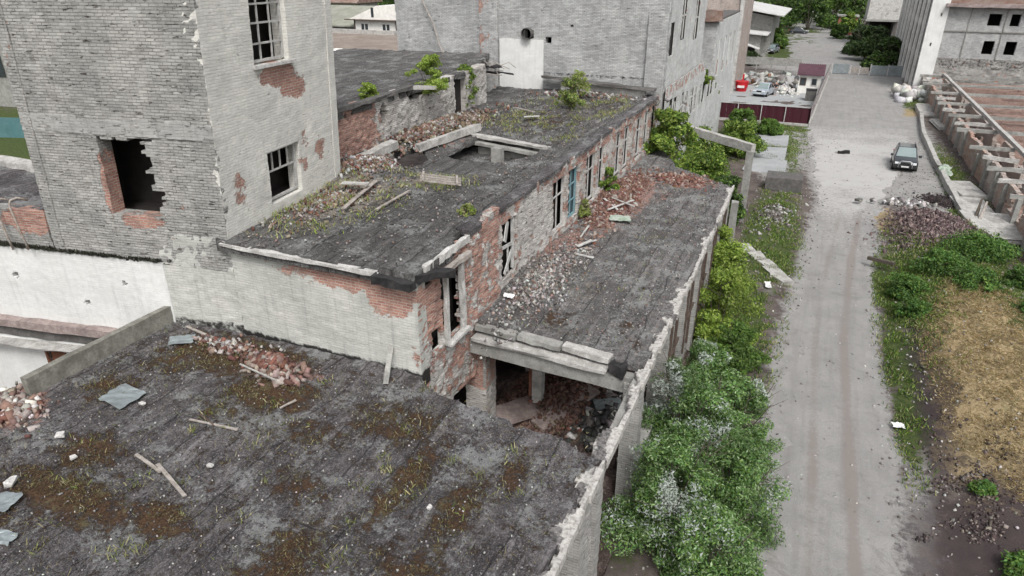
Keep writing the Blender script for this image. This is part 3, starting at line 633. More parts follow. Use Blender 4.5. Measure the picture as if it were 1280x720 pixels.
# =================================================================== BRICK TOWER
tower = thing('tower', 'tall grey brick tower with a big broken black window and a white plastered side', 'building', (-17.5, 15.5, 0))
TP0 = (-20.75, 12.37); TP1 = (-14.62, 13.41)
def tw_u(x): return (x-TP0[0])/math.cos(math.atan2(TP1[1]-TP0[1], TP1[0]-TP0[0]))
def thole(u, z):
    x = TP0[0]+u*.9859
    j = 0
    j2 = (vn(np.floor(z/.082)*.9, u*0+3, 82)-.5)*.42+.12*(z < 9.3)
    return (x > -18.28+j*.15-(z-9.6)*.0) & (x < -16.72+j2) & (z > 8.5+.04*(vn(u*9, z, 83)-.5)) & (z < 10.72+(vn(u*6, z*0, 84)-.5)*.10)
def tmask(u, z):
    x = TP0[0]+u*.9859
    e = np.maximum(.75*blob(x, z, -17.4, 8.3, .85, .26, .5), .85*blob(x, z, -18.35, 9.2, .16, 1.1, .6)); e = np.maximum(e, .45*np.exp(-((x+20.6)/.22)**2)*(z < 10.8))
    e = np.maximum(e, .55*blob(x, z, -20.5, 13.2, .3, 1.2)); e = np.maximum(e, .30*blob(x, z, -16.1, 9.2, 1.0, 1.2)); e = np.maximum(e, .35*blob(x, z, -15.2, 11.2, .5, .2)); e = np.maximum(e, .5*blob(x, z, -17.5, 12.0, .15, .35)); e = np.maximum(e, .12+0*x)
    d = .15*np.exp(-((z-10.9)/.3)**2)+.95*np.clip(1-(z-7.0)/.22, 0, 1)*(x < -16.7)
    return e, d
wall('wall', 'tower_brick', TP0, TP1, 7.0, 15.6, .5, hole=thole, mask=tmask, rough=.03, parent=tower, seed=100)
wall('band', 'band_plaster', (-20.74, 12.355), (-14.61, 13.395), 10.82, 11.3, .05, mask=lambda u, z: (.05+.3*vn(u*1.3, z, 4), .25*vn(u*2.2, z*3, 6)), rough=.02, parent=tower, seed=111, top=lambda u: 11.22+.1*vn(u*2, 0*u, 112))
# right-hand side, white plaster
R0 = (-14.62, 13.42); R1 = (-15.35, 19.75); RL = math.hypot(R1[0]-R0[0], R1[1]-R0[1])
def rhole(u, z):
    y = R0[1]+u*.993
    return ((y > 15.45) & (y < 17.2) & (z > 12.5) & (z < 14.9)) | ((y > 15.6) & (y < 17.3) & (z > 8.35) & (z < 10.0))
def rmask(u, z):
    y = R0[1]+u*.993
    e = np.maximum(.8*blob(y, z, 16.5, 12.15, .95, .45, .5), .72*blob(y, z, 17.3, 11.7, .8, .45)); e = np.maximum(e, .5*blob(y, z, 17.6, 9.6, .5, 1.0)); e = np.maximum(e, .30*sstep(11.2, 9.5, z)+0*y); e = np.maximum(e, .55*blob(y, z, 18.6, 9.4, .5, .6)); e = np.maximum(e, .5*blob(y, z, 14.2, 9.2, .5, .9)); e = np.maximum(e, .45*blob(y, z, 19.4, 14.3, .3, .5)); e = np.maximum(e, .5*np.clip(1-(z-7.9)/.35, 0, 1))
    return e, .0*u
wall('wall', 'tower_plaster', R0, R1, 7.6, 15.6, .5, hole=rhole, mask=rmask, rough=.012, parent=tower, seed=130)
wall('wall', 'tower_plaster', R1, (-21.2, 18.8), 7.6, 15.6, .4, cu=.5, cv=.4, parent=tower)
wall('wall', 'tower_brick', (-21.2, 18.8), TP0, 7.0, 15.6, .4, cu=.25, cv=.16, parent=tower, mask=lambda u, z: (.3+0*u, 0*u))
for zz in (15.62, 8.3, 12.1):
    bx = MB(); bx.poly([(-20.9, 12.6, zz), (-14.9, 13.6, zz), (-15.6, 19.6, zz), (-21.1, 18.7, zz)]); bx.part('floor', 'dark_void', tower)
if 0: bx.poly([(-20.9, 12.5, 8.3), (-14.7, 13.5, 8.3), (-15.4, 19.8, 8.3), (-21.3, 18.9, 8.3)]); bx.poly([(-20.9, 12.5, 12.1), (-14.7, 13.5, 12.1), (-15.4, 19.8, 12.1), (-21.3, 18.9, 12.1)])
MB().poly([(-19.6, 14.3, 8.3), (-15.3, 15.0, 8.3), (-15.3, 15.0, 12.1), (-19.6, 14.3, 12.1)]).part('inner_wall_or_shade_sheet', 'dark_void', tower)  # three dark sheets added behind the tower windows to blacken the interior
MB().poly([(-19.6, 12.9, 8.3), (-19.6, 14.3, 8.3), (-19.6, 14.3, 12.1), (-19.6, 12.9, 12.1)]).part('inner_wall_or_shade_sheet', 'dark_void', tower)
MB().poly([(-15.9, 15.2, 8.3), (-16.2, 18.4, 8.3), (-16.2, 18.4, 15), (-15.9, 15.2, 15)]).part('inner_wall_or_shade_sheet', 'dark_void', tower)
# windows: upper multi-pane, lower with broken lower half
def wframe(name, x, y0, y1, z0, z1, nv, hz, parent, t=.05, mat='white_frame', label=None, dy=None):
    """frame in a wall facing +x; nv vertical panes, hz list of bar heights"""
    f = MB(); W = .07
    k = lambda y: x-(y-R0[1])*.115 if dy is None else x
    for y in (y0+W/2, y1-W/2): f.bar((k(y), y, z0), (k(y), y, z1), W, .08, up=(1, 0, 0))
    for z in (z0+W/2, z1-W/2): f.bar((k(y0), y0, z), (k(y1), y1, z), .08, W)
    o = f.part(name, mat, parent); g = MB()
    for i in range(1, nv):
        y = y0+(y1-y0)*i/nv; g.bar((k(y), y, (hz[0] if nv > 3 and len(hz) == 1 else z0)), (k(y), y, z1), t*.7, .05, up=(1, 0, 0))
    for z in hz: g.bar((k(y0), y0, z), (k(y1), y1, z), .05, t)
    g.part('glazing_bar', mat, o)
    if label: o['label'] = label
    return o
wframe('window', -14.82, 15.5, 17.15, 12.55, 14.85, 3, (13.05, 13.6, 14.1), tower, label='tall window with a white glazing grid')
wframe('window', -14.82, 15.65, 17.25, 8.4, 9.95, 4, (9.3,), tower, label='low window with its lower half open')
MB().bar((-14.85, 15.4, 12.46), (-15.0, 17.3, 12.46), .2, .08, jit=.01).part('sill', 'white_frame', tower)

for o in list(COL.objects):                 # lean added to the tower: sheared sideways with height to follow lens tilt
    q = o
    while q is not None and q is not tower: q = q.parent
    if q is tower and o.type == 'MESH':
        w0 = wpos(o)
        for v in o.data.vertices: v.co.x += .06*max(0, v.co.z+w0.z-8.0)
# =================================================================== MIDDLE BLOCK (roof z=8)
block = thing('factory_block', 'two storey middle block with grassy bitumen roof and crumbling red brick side', 'building', (-11.5, 27, 0))
def fmask(u, z):
    x = -17.0+u
    e = np.maximum(.8*blob(x, z, -10.6, 7.5, 2.3, .42, .6), .9*blob(x, z, -9.2, 7.3, 1.0, .65, .5)); e = np.maximum(e, .6*blob(x, z, -13.2, 7.75, 1.2, .25, .6)); e = np.maximum(e, .45*blob(x, z, -8.6, 5.8, .25, 1.4, .8)); e = np.maximum(e, .3*blob(x, z, -13.5, 7, 1.5, .5))
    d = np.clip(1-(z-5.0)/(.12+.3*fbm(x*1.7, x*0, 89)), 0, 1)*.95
    return e, d
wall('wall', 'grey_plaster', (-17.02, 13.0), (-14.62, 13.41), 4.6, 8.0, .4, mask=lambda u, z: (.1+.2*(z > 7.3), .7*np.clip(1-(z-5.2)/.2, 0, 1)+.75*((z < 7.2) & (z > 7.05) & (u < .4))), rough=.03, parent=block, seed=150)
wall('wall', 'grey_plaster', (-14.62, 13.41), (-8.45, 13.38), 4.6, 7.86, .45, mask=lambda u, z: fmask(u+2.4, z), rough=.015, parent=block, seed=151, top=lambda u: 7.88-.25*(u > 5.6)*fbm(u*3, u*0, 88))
def smask(u, z):
    y = 13.4+u; e = .45+0*u
    e = np.maximum(e, .95*blob(y, z, 14.4, 6.9, 1.3, 1.3, .4)); e = np.maximum(e, .7*blob(y, z, 17.2, 7.0, 1.7, 1.3, .5)); e = np.maximum(e, .6*blob(y, z, 16.5, 4.6, 2.2, 1.6, .6)); e = np.maximum(e, .45*blob(y, z, 27.5, 6.6, 2.5, 2)); e = np.maximum(e, .6*(z > 7.55)); e = np.maximum(e, .42*blob(y, z, 32, 6.8, 4, 2))
    e = e*(1-.6*blob(y, z, 21.5, 6.7, 1.7, 1.4, .4))*(1-.5*blob(y, z, 18.2, 6.2, .5, 1.1))
    return e, .1+0*u
def shole(u, z):
    y = 13.4+u; h = (y > 14.75+.15*(vn(z*9, 0*z, 90)-.5)) & (y < 15.75+.2*(vn(z*9, 0*z, 91)-.5)) & (z > 5.35) & (z < 7.55)
    for (a, b_, z0, z1) in ((18.7, 19.9, 5.6, 7.55), (23.6, 25.0, 5.5, 7.65), (25.35, 26.6, 5.5, 7.65), (27.7, 29.1, 5.4, 7.65), (29.5, 30.6, 5.5, 7.65), (32.4, 33.6, 5.4, 7.7), (34.0, 35.2, 5.4, 7.7), (36.5, 37.8, 5.4, 7.7), (38.4, 39.6, 5.4, 7.7), (40.2, 41.2, 5.4, 7.7)): h |= (y > a) & (y < b_) & (z > z0) & (z < z1)
    h |= (y > 14.1) & (y < 14.5+.2*vn(z*8, 0*z, 92)) & (z > 5.3) & (z < 5.95)            # broken gap beside the corner
    # openings of the ground floor
    h |= (z < 3.15+.08*vn(u*5, 0*u, 93)) & (y < 17.0) & (y > 13.6)
    h |= (z < 3.3) & (y > 17.9) & (y < 34) & (((y-18) % 4) < 3.2)
    return h
stop = lambda u: 8.05+.28*(fbm(u*1.5, u*0, 94)-.5)+np.where((u < 2.3), -.35-.25*(u < .9), 0)+.1*(vn(u*8, 0*u, 95)-.5)
for q0, q1 in ((14.3, 16.2), (18.6, 41.5)): MB().poly([(-8.95, q0, 5.25), (-8.95, q1, 5.25), (-8.95, q1, 7.75), (-8.95, q0, 7.75)]).part('inner_wall_or_shade_sheet', 'dark_void', block)  # dark sheets added behind the side windows so they look unlit
wall('wall', 'flaking_brick', (-8.45, 13.4), (-8.45, 42.0), 0, 8.45, .13, hole=shole, mask=smask, rough=.035, parent=block, top=stop, seed=160)
# a second brick leaf rising behind the first window (the thicker pier)
wall('pier', 'flaking_brick', (-8.35, 15.9), (-8.35, 18.3), 5.0, 8.3, .25, mask=lambda u, z: (.62+0*u, .05+.35*(u < .3)), rough=.05, parent=block, top=lambda u: 7.6+.32*np.minimum(u, 2)+.15*vn(u*6, 0*u, 96), seed=161)
# roof sheets
bpoly = [(-14.9, 13.2), (-8.35, 13.2), (-8.35, 15.2), (-8.75, 16.2), (-8.75, 42.0), (-19, 42.0), (-16.6, 19.6), (-15.4, 19.6)]
hole1 = [(-13.9, 25.2), (-13.95, 28.7), (-13.1, 28.4), (-10.4, 27.3), (-10.5, 26.2), (-11.5, 25.3), (-12.8, 24.7)]
hole2 = [(-15.9, 23.6), (-15.3, 25.6), (-14.3, 24.2), (-14.3, 22.4)]
def bhole(u, v):
    x = u-19+(fbm(u*2.3, v*2.3, 54)-.5)*.3; y = v+13.2+(fbm(u*2.3, v*2.3, 55)-.5)*.3*(v > .3)
    return ~inpoly(x, y, bpoly) | inpoly(x, y, hole1) | inpoly(x, y, hole2)
def bmask(u, v):
    x = u-19; y = v+13.2; m = .3+0*x; r = 0*x; s = 0*x
    for a in ((.6, -12.5, 33, 3.5, 5), (.55, -10.5, 38, 3, 4), (.55, -10.2, 29.5, 1.2, 2.2), (.45, -12.6, 18.5, 1.6, 1.6), (.6, -15.6, 28, 1.6, 3.5)): m = np.maximum(m, a[0]*blob(x, y, *a[1:], .7))
    for a in ((.75, -15.4, 21.5, 1.3, 2.6), (.8, -15.8, 29, 1.2, 3.5), (.5, -14.5, 27, 1.0, 1.5)): r = np.maximum(r, a[0]*blob(x, y, *a[1:], .6))
    for a in ((.85, -14.0, 17.8, 1.9, 2.8), (.7, -12.6, 21.0, 1.4, 1.6), (.5, -11.5, 36, 3, 3), (.55, -13.0, 15.6, .9, 1.2)): s = np.maximum(s, a[0]*blob(x, y, *a[1:], .6))
    return m, r, s
def bdisp(u, v):
    x = u-19; y = v+13.2; return rdisp(62)(u, v)+.3*blob(x, y, -16.2, 26, 1.3, 6.5, .6)*(.6+.6*fbm(x*1.5, y*1.5, 57))+.25*blob(x, y, -14.7, 20.5, 1.2, 1.6)-.35*blob(x, y, -12.5, 24, 2.6, 2.6, .6)+.12*(x > -9.4)
solid('roof', 'bitumen_upper', (-19, 13.2, 7.95), (1, 0, 0), (0, 1, 0), (0, 0, 1), 10.8, 28.8, .09, .09, .25, bhole, bdisp, bmask, block, True)
# front roof edge: pale slab lip, black felt beam at the corner, pale fascia
MB().bar((-14.7, 13.22, 7.93), (-9.4, 13.2, 7.93), .16, .1, seg=12, jit=.02).part('eave', 'white_trim', block)
MB().bar((-9.5, 13.1, 7.86), (-8.35, 13.1, 7.80), .26, .24, seg=5, jit=.03).part('eave', 'tar', block)
MB().bar((-8.5, 13.3, 7.95), (-8.0, 14.5, 7.7), .26, .2, seg=4, jit=.03).part('felt_roll', 'tar', block)
MB().bar((-8.36, 13.7, 8.04), (-8.36, 16.2, 8.02), .12, .2, seg=14, jit=.022).part('fascia', 'white_trim', block)
MB().bar((-8.28, 14.5, 7.62), (-8.28, 16.1, 7.62), .16, .12, seg=4, jit=.02).part('lintel', 'old_wood', block)
f = MB(); f.bar((-8.35, 14.72, 5.3), (-8.35, 14.78, 7.6), .14, .12, up=(1, 0, 0), seg=6, jit=.02); f.bar((-8.35, 15.72, 5.3), (-8.35, 15.66, 7.7), .16, .14, up=(1, 0, 0), seg=6, jit=.025); f.bar((-8.3, 14.7, 5.3), (-8.3, 15.9, 5.32), .2, .08)
f.part('window_frame', 'white_trim', block)
f = MB(); f.bar((-8.5, 19.7, 5.7), (-8.5, 19.7, 7.5), .09, .09, up=(1, 0, 0)); f.bar((-8.5, 18.85, 6.7), (-8.5, 19.7, 6.6), .06, .1); f.bar((-8.45, 18.9, 5.75), (-8.45, 19.5, 6.4), .03, .16); f.bar((-8.45, 18.95, 6.9), (-8.5, 19.3, 7.5), .03, .3); f.bar((-8.5, 19.3, 5.7), (-8.5, 19.3, 6.6), .05, .05, up=(1, 0, 0)); f.part('window_frame', 'white_frame', block)
for y0, y1, mt in ((23.6, 25.0, 'white_frame'), (25.35, 26.6, 'teal_frame'), (27.7, 29.1, 'white_frame'), (29.5, 30.6, 'white_frame'), (32.4, 33.6, 'white_frame'), (34.0, 35.2, 'white_frame'), (36.5, 37.8, 'white_frame'), (38.4, 39.6, 'white_frame')):
    o = wframe('window', -8.6, y0, y1, 5.5, 7.6, 2, (6.9, 6.2) if mt == 'teal_frame' else (6.9,), block, mat=mt, dy=1)
    if mt == 'teal_frame':
        o['label'] = 'window with a teal painted frame'; g = MB(); g.poly([(-8.66, y0, 5.5), (-8.66, y1, 5.5), (-8.66, y1, 7.6), (-8.66, y0, 7.6)]); g.part('pane', 'glass_dark', o)
# parapet lip along the side wall: black felt with white paint flecks
solid('roof_lip', 'bitumen', (-8.85, 16.4, 8.14), (1, 0, 0), (0, 1, 0), (0, 0, 1), .55, 24.6, .06, .1, .14, lambda u, v: (u > .42+.25*(fbm(v*1.1, 0*u, 58)-.4)) , lambda u, v: .1*(fbm(u*3, v*2, 60)-.3), lambda u, v: (.1+.35*vn(u, v*.3, 5), 0*u, 0*u), block)
# collapsed hollow: lower slab, column and layered slab edges
solid('fallen_slab', 'bitumen_upper', (-15, 23, 7.05), (1, 0, 0), (0, 1, 0), (0, 0, 1), 5.5, 6.4, .12, .12, .15, None, lambda u, v: rdisp(61)(u, v)*2+.3*fbm(u*1.5, v*1.5, 62), lambda u, v: (.3+0*u, .35+0*u, .35+0*u), block)
f = MB(); f.bar((-14.15, 28.3, 8.0), (-10.1, 27.35, 7.95), .35, .12, seg=8, jit=.02); f.part('slab_edge', 'pale_concrete', block)
f = MB(); f.bar((-14.0, 28.0, 7.72), (-10.4, 27.2, 7.68), .3, .13, seg=8, jit=.02); f.part('slab_edge', 'concrete', block)
f = MB(); f.bar((-13.8, 28.25, 7.3), (-10.5, 27.5, 7.3), .3, .42, seg=5, jit=.03); f.part('beam', 'concrete', block)
f = MB(); f.box((-12.5, 26.6, 6.7), (-12.05, 27.0, 7.9), jit=.02); f.part('column', 'concrete', block)
f = MB(); f.bar((-15.0, 24.6, 8.1), (-14.2, 28.9, 8.25), .3, .3, seg=7, jit=.03); f.part('beam', 'pale_concrete', block)
f = MB(); f.bar((-16.0, 20.9, 8.05), (-15.7, 24.0, 8.35), .4, .35, seg=6, jit=.03); f.part('beam', 'pale_concrete', block)
# ground floor pier, inner column, inner walls of the opening
wall('pier', 'flaking_brick', (-8.9, 16.75), (-8.15, 16.75), 0, 4.9, .7, mask=lambda u, z: (np.where(z > 2.6, .75, .15), .15+0*u), rough=.02, parent=block)
wall('pier', 'stone_grey_brick', (-8.15, 16.75), (-8.15, 17.5), 0, 4.9, .1, mask=lambda u, z: (.4+0*u, .1+0*u), rough=.02, parent=block)
wall('inner_wall_or_shade_sheet', 'inner_brick', (-13.5, 18.5), (-9.2, 24.0), 0, 4.9, .3, cu=.26, cv=.164, parent=block)
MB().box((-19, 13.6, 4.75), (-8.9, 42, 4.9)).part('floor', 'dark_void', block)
MB().box((-19, 42.0, 0), (-8.6, 42.1, 8)).part('inner_wall_or_shade_sheet', 'inner_brick', block)

# =================================================================== LEFT WALL WITH THE UPPER ROOF
lwing = thing('side_wing', 'side wing with a higher bitumen roof and flaking red and grey brick wall', 'building', (-22, 29, 0))
def lmask(u, z):
    y = 19.9+u; e = np.maximum(.95*blob(y, z, 22.3, 8.9, 2.5, 1.5, .35), .3+0*u); e = e*(1-.6*sstep(24.3, 25.2, y)); return e, .05+0*u
def lhole(u, z):
    y = 19.9+u; return (((y-25.0)/.32)**2+((z-9.25)/.5)**2 < 1) & ((z > 8.8)) | (((y-22.1)/.16)**2+((z-9.75)/.12)**2 < 1) | (inpoly(y, z, [(29.0, 10.5), (28.4, 9.4), (27.2, 9.6), (26.9, 10.5)]) ) | ((y > 32.2) & (y < 33.6))
wall('wall', 'flaking_brick', (-16.5, 19.9), (-17.4, 36.5), 7.3, 10.25, .45, hole=lhole, mask=lmask, rough=.05, parent=lwing, seed=170, top=lambda u: 10.0+.2*(fbm(u*1.2, 0*u, 171)-.4)-.45*(np.abs(u-8.3) < .9))
def uhole(u, v):
    x = u-31+(fbm(u*1.3, v*1.3, 64)-.5)*.5; y = v+20; return ~inpoly(x, y, [(-31, 20), (-16.55, 20), (-17.3, 34.6), (-18.2, 37.6), (-19.8, 41.9), (-31, 41.9)])
solid('roof', 'bitumen_upper', (-31, 20, 10.0), (1, 0, 0), (0, 1, 0), (0, 0, 1), 15, 22, .16, .16, .25, uhole, lambda u, v: rdisp(66)(u, v)-.012*np.clip(13-u, 0, 30), lambda u, v: (.15+0*u, 0*u, 0*u), lwing, True)
MB().bar((-16.6, 21.2, 10.08), (-16.8, 27.4, 10.12), .3, .14, seg=10, jit=.03).part('eave', 'dark_concrete', lwing)
MB().bar((-16.75, 27.3, 10.1), (-16.3, 28.6, 9.95), .3, .16).part('loose_slab', 'pale_concrete', lwing)
MB().box((-17.75, 32.3, 7.6), (-17.5, 33.6, 9.9)).part('inner_wall_or_shade_sheet', 'dark_void', lwing)
f = MB(); f.box((-31, 20.3, 6), (-16.9, 20.4, 9.9)); f.box((-30.8, 20.3, 0), (-30.7, 42, 9.4)); f.part('wall', 'inner_brick', lwing)
# collapsed corner by the far wall
f = MB(); f.box((-19.2, 36.2, 7.7), (-18.95, 36.5, 9.4), jit=.04); f.box((-18.2, 36.6, 7.7), (-17.9, 37.2, 8.9), jit=.04); f.part('post', 'dark_concrete', lwing)
f = MB(); f.bar((-19.4, 36.8, 9.8), (-17.4, 38.6, 9.7), .8, .08, seg=5, jit=.08); f.bar((-18.9, 38.5, 9.3), (-17.9, 41, 9.0), .9, .1, seg=5, jit=.08); f.part('torn_roofing', 'tar', lwing)
f = MB()
for k in range(9): a = Vector((-19+random.random()*1.6, 37+random.random()*2, 9.4+random.random()*.5)); f.tube([a, a+Vector((random.uniform(.2, .7), random.uniform(-.3, .6), random.uniform(-.1, .35))), a+Vector((random.uniform(.8, 1.3), random.uniform(-.4, .6), random.uniform(-.5, .1)))], .025, 5)
f.part('bent_bar', 'old_wood', lwing)

# =================================================================== WHITE LOW BUILDING (left, under the tower)
low = thing('annex_house', 'low white plastered building with a mossy black ledge, left of the dark roof', 'building', (-22, 14, 0))
def k_y(x): return 13.4+.17*(x+14.7)
WA = (-30, k_y(-30)-.03); WB = (-16.98, k_y(-16.98)-.03)
def whole_(u, z):
    x = -30+u*.9859; r = np.zeros(u.shape, bool)
    for (a, b_, q) in ((-22.6, 6.05, .13), (-18.5, 6.2, .1), (-20.1, 5.35, .13), (-25.5, 5.8, .1)): r |= (((x-a)/q)**2+((z-b_)/(q*.9))**2 < 1+.5*(vn(u*20, z*20, 3)-.5))
    return r
wall('wall', 'white_plaster', WA, WB, 4.4, 7.15, .35, cu=.065, cv=.065, hole=whole_, mask=lambda u, z: (.0+.7*np.clip(1-(z-4.4)/.2, 0, 1), .95*np.clip((z-6.9)/.2, 0, 1)+.5*np.exp(-((u-9.4)/.05)**2)*(z < 6.9)*vn(z*2, u*0, 4)), rough=.006, parent=low, top=lambda u: 7.08+.06*vn(u*7, 0*u, 7)+.02*vn(u*30, u*0, 8), seed=180)
MB().bar((WA[0], WA[1]-.12, 4.28), (-18.0, k_y(-18.0)-.15, 4.42), .36, .26, seg=26, jit=.025).part('ledge', 'pink_ledge' if 'pink_ledge' in MATS else 'pale_concrete', low)
MB().bar((WA[0], WA[1]-.02, 3.95), (-18.6, k_y(-18.6)-.05, 4.05), .2, .45, seg=20, jit=.03).part('ledge_soffit', 'dark_concrete', low)
MB().bar((WA[0], WA[1]-.3, 3.45), (-19.0, k_y(-19)-.3, 3.75), .5, .06, seg=20, jit=.02).part('canopy', 'pale_concrete', low)
wall('wall', 'white_plaster', (WA[0], WA[1]-.1), (-17.5, k_y(-17.5)-.1), 0, 3.8, .3, cu=.1, cv=.1, hole=lambda u, z: (u > 7.75) & (u < 8.6) & (z > 2.75) & (z < 3.45), mask=lambda u, z: (.0*u, .0*u), rough=.006, parent=low)
wf = MB(); y_ = k_y(-22)-.12; wf.bar((-22.3, y_-.05, 2.75), (-22.3, y_-.05, 3.45), .07, .1, up=(1, 0, 0)); wf.bar((-21.55, y_+.08, 2.75), (-21.55, y_+.08, 3.45), .07, .1, up=(1, 0, 0)); wf.bar((-22.3, y_-.05, 3.42), (-21.55, y_+.08, 3.42), .1, .07); o = wf.part('window', 'brown_wood', low)
MB().poly([(-22.3, y_+.05, 2.75), (-21.6, y_+.15, 2.75), (-21.6, y_+.15, 3.4), (-22.3, y_+.05, 3.4)]).part('shutter', 'brown_wood', o)
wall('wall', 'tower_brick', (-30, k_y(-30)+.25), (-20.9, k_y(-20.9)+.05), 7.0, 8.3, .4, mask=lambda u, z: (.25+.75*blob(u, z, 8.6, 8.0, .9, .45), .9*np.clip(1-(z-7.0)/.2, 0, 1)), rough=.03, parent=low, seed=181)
solid('roof', 'bitumen', (-38, 11, 8.3), (1, 0, 0), (0, 1, 0), (0, 0, 1), 17.2, 4.6, .15, .15, .2, lambda u, v: (v+11 < k_y(u-38)+.2), rdisp(67), lambda u, v: (.2+0*u, 0*u, 0*u), low, True)
MB().bar((-38, 15.5, 8.4), (-20.9, 15.5, 8.4), .5, .3, seg=20, jit=.05).part('parapet', 'pale_concrete', low)
MB().bar((-21.1, 13.2, 8.3), (-21.25, 15.4, 8.4), .18, .14, seg=4, jit=.02).part('flashing', 'pale_concrete', low)
f = MB()
wall('wall', 'white_plaster', (-18.9, 9.3), (-17.35, 8.9), 3.2, 4.6, .3, cu=.1, cv=.08, mask=lambda u, z: (.55+0*u, 0*u), rough=.03, parent=low)
lad = thing('roof_ladder', 'pair of curved grey handrails of a ladder over the mossy ledge', 'ladder', tuple(aty(30, 300, 12.0)))
b0 = k_y(-22.2)-.15
for px in (17, 36):
    p = aty(px, 312, b0); q = p+Vector((-.25, 0, 1.35)); MB().tube([p, p+Vector((-.1, -.02, .6)), q, q+Vector((.02, .05, .18)), q+Vector((.12, .2, .24)), q+Vector((.2, .45, .1))], .035, 8).part('handrail', 'pipe_metal', lad, smooth=True)
# =================================================================== ANNEX (roof z=5) beyond the opening
annex = thing('annex', 'single storey annex with a flat roof under fallen bricks, open under its front beam', 'building', (-5.7, 26, 0))
apoly = [(-8.45, 16.55), (-2.95, 16.2), (-2.95, 34.7), (-6.4, 37.8), (-7.4, 40), (-8.45, 42)]
def ahole(u, v): return ~inpoly(u-8.6+(fbm(u*2, v*2, 151)-.5)*.25, v+16+(fbm(u*2, v*2, 152)-.5)*.3, apoly) | ((u-8.6 < -8.42) & (v+16 < 16.6))
def amask(u, v):
    x = u-8.6; y = v+16; m = .28+0*x; r = 0*x; s = 0*x
    for a in ((.7, -6.2, 17.9, .6, 1.0), (.6, -4.0, 18.4, .6, .8), (.5, -4.2, 21.5, .8, 1.2), (.6, -3.6, 17.4, .4, .6)): m = np.maximum(m, a[0]*blob(x, y, *a[1:], .6))
    for a in ((.95, -7.4, 30.5, 1.3, 5.5), (.8, -7.9, 23, .7, 3.5), (.8, -5.2, 35.0, 1.6, 1.8), (.6, -7.9, 18.8, .6, 1.5), (.55, -6, 32, 1, 2)): r = np.maximum(r, a[0]*blob(x, y, *a[1:], .6))
    for a in ((.7, -7.6, 20.5, 1.0, 3), (.5, -6.2, 20, 1.2, 2.5), (.5, -6.8, 26, 1, 3)): s = np.maximum(s, a[0]*blob(x, y, *a[1:], .6))
    return m, r, s
def adisp(u, v):
    x = u-8.6; y = v+16; return rdisp(68)(u, v)+.45*blob(x, y, -8.3, 29, 1.3, 9, .8)*fbm(x*1.4, y*1.4, 153)+.2*blob(x, y, -8.3, 20, .8, 3, .8)
solid('roof', 'bitumen_annex', (-8.6, 16, 5), (1, 0, 0), (0, 1, 0), (0, 0, 1), 5.7, 26, .085, .085, .2, ahole, adisp, amask, annex, True)
eave_strip(11.9, 35.0, annex, 5)
MB().bar((-3.05, 11.95, 4.72), (-3.05, 16.5, 4.72), .26, .34, seg=8, jit=.02).part('edge_beam', 'concrete', annex)
MB().bar((-3.05, 16.5, 4.72), (-3.05, 34.8, 4.72), .26, .34, seg=20, jit=.015).part('edge_beam', 'concrete', annex)
MB().bar((-8.42, 16.42, 4.45), (-3.15, 16.12, 4.45), .35, .5, seg=8, jit=.01).part('beam', 'concrete', annex)
MB().bar((-8.3, 16.35, 4.76), (-4.0, 16.12, 4.76), .5, .1, seg=8, jit=.02).part('slab_edge', 'pale_concrete', annex)
for a, b_ in ((-8.3, -6.95), (-6.88, -5.5), (-5.44, -4.0)): MB().bar((a, 16.55-.05*(a+8.3), 5.03), (b_, 16.5-.05*(b_+8.3), 5.0), .34, .16, seg=5, jit=.02).part('slab_edge', 'pale_concrete' if a > -6 else 'concrete', annex)
o = MB().bar((-3.95, 16.1, 4.9), (-3.45, 16.05, 4.85), .3, .35, seg=4, jit=.06).part('felt_tear', 'tar', annex)
MB().box((-7.55, 19.3, .2), (-7.2, 19.65, 4.6), jit=.01).part('column', 'white_trim', annex)
MB().box((-7.8, 19.6, .2), (-7.56, 19.9, 4.6), jit=.01).part('column', 'brick_red', annex)
wall('inner_wall_or_shade_sheet', 'inner_brick', (-9.3, 27), (-3.0, 26.5), 0, 4.8, .3, cu=.26, cv=.16, parent=annex)
ys_ = [11.8, 15.9, 19.5, 22.6, 25.7, 28.8, 31.9, 34.3]
for i, y in enumerate(ys_):
    wall('pillar', 'stone_grey_brick', (-2.98, y), (-2.98, y+.5), 0, 4.56, .5, mask=lambda u, z: (.15+0*u, .1+0*u), rough=.015, parent=annex)
for i in range(2, len(ys_)-1):
    y = ys_[i]; wall('wall', 'stone_grey_brick', (-3.12, y+.5), (-3.12, ys_[i+1]), 0, 4.56, .25, cu=.2, cv=.164, hole=lambda u, z: (z > 1.5) & (z < 4.2) & (u > .35) & (u < 2.2), mask=lambda u, z: (.2+0*u, .15+0*u), parent=annex)
    g = MB(); g.bar((-3.0, y+.9, 1.5), (-3.0, y+.9, 4.2), .09, .09, up=(1, 0, 0)); g.bar((-3.0, y+1.8, 1.5), (-3.0, y+1.8, 4.2), .09, .09, up=(1, 0, 0)); g.bar((-3.0, y+.85, 2.9), (-3.0, y+2.6, 2.9), .07, .09); g.part('window_frame', 'dark_wood', annex)
MB().bar((-3.1, 16.4, .9), (-3.1, 19.5, .9), .3, 1.8, seg=4, jit=.02).part('wall', 'concrete', annex)
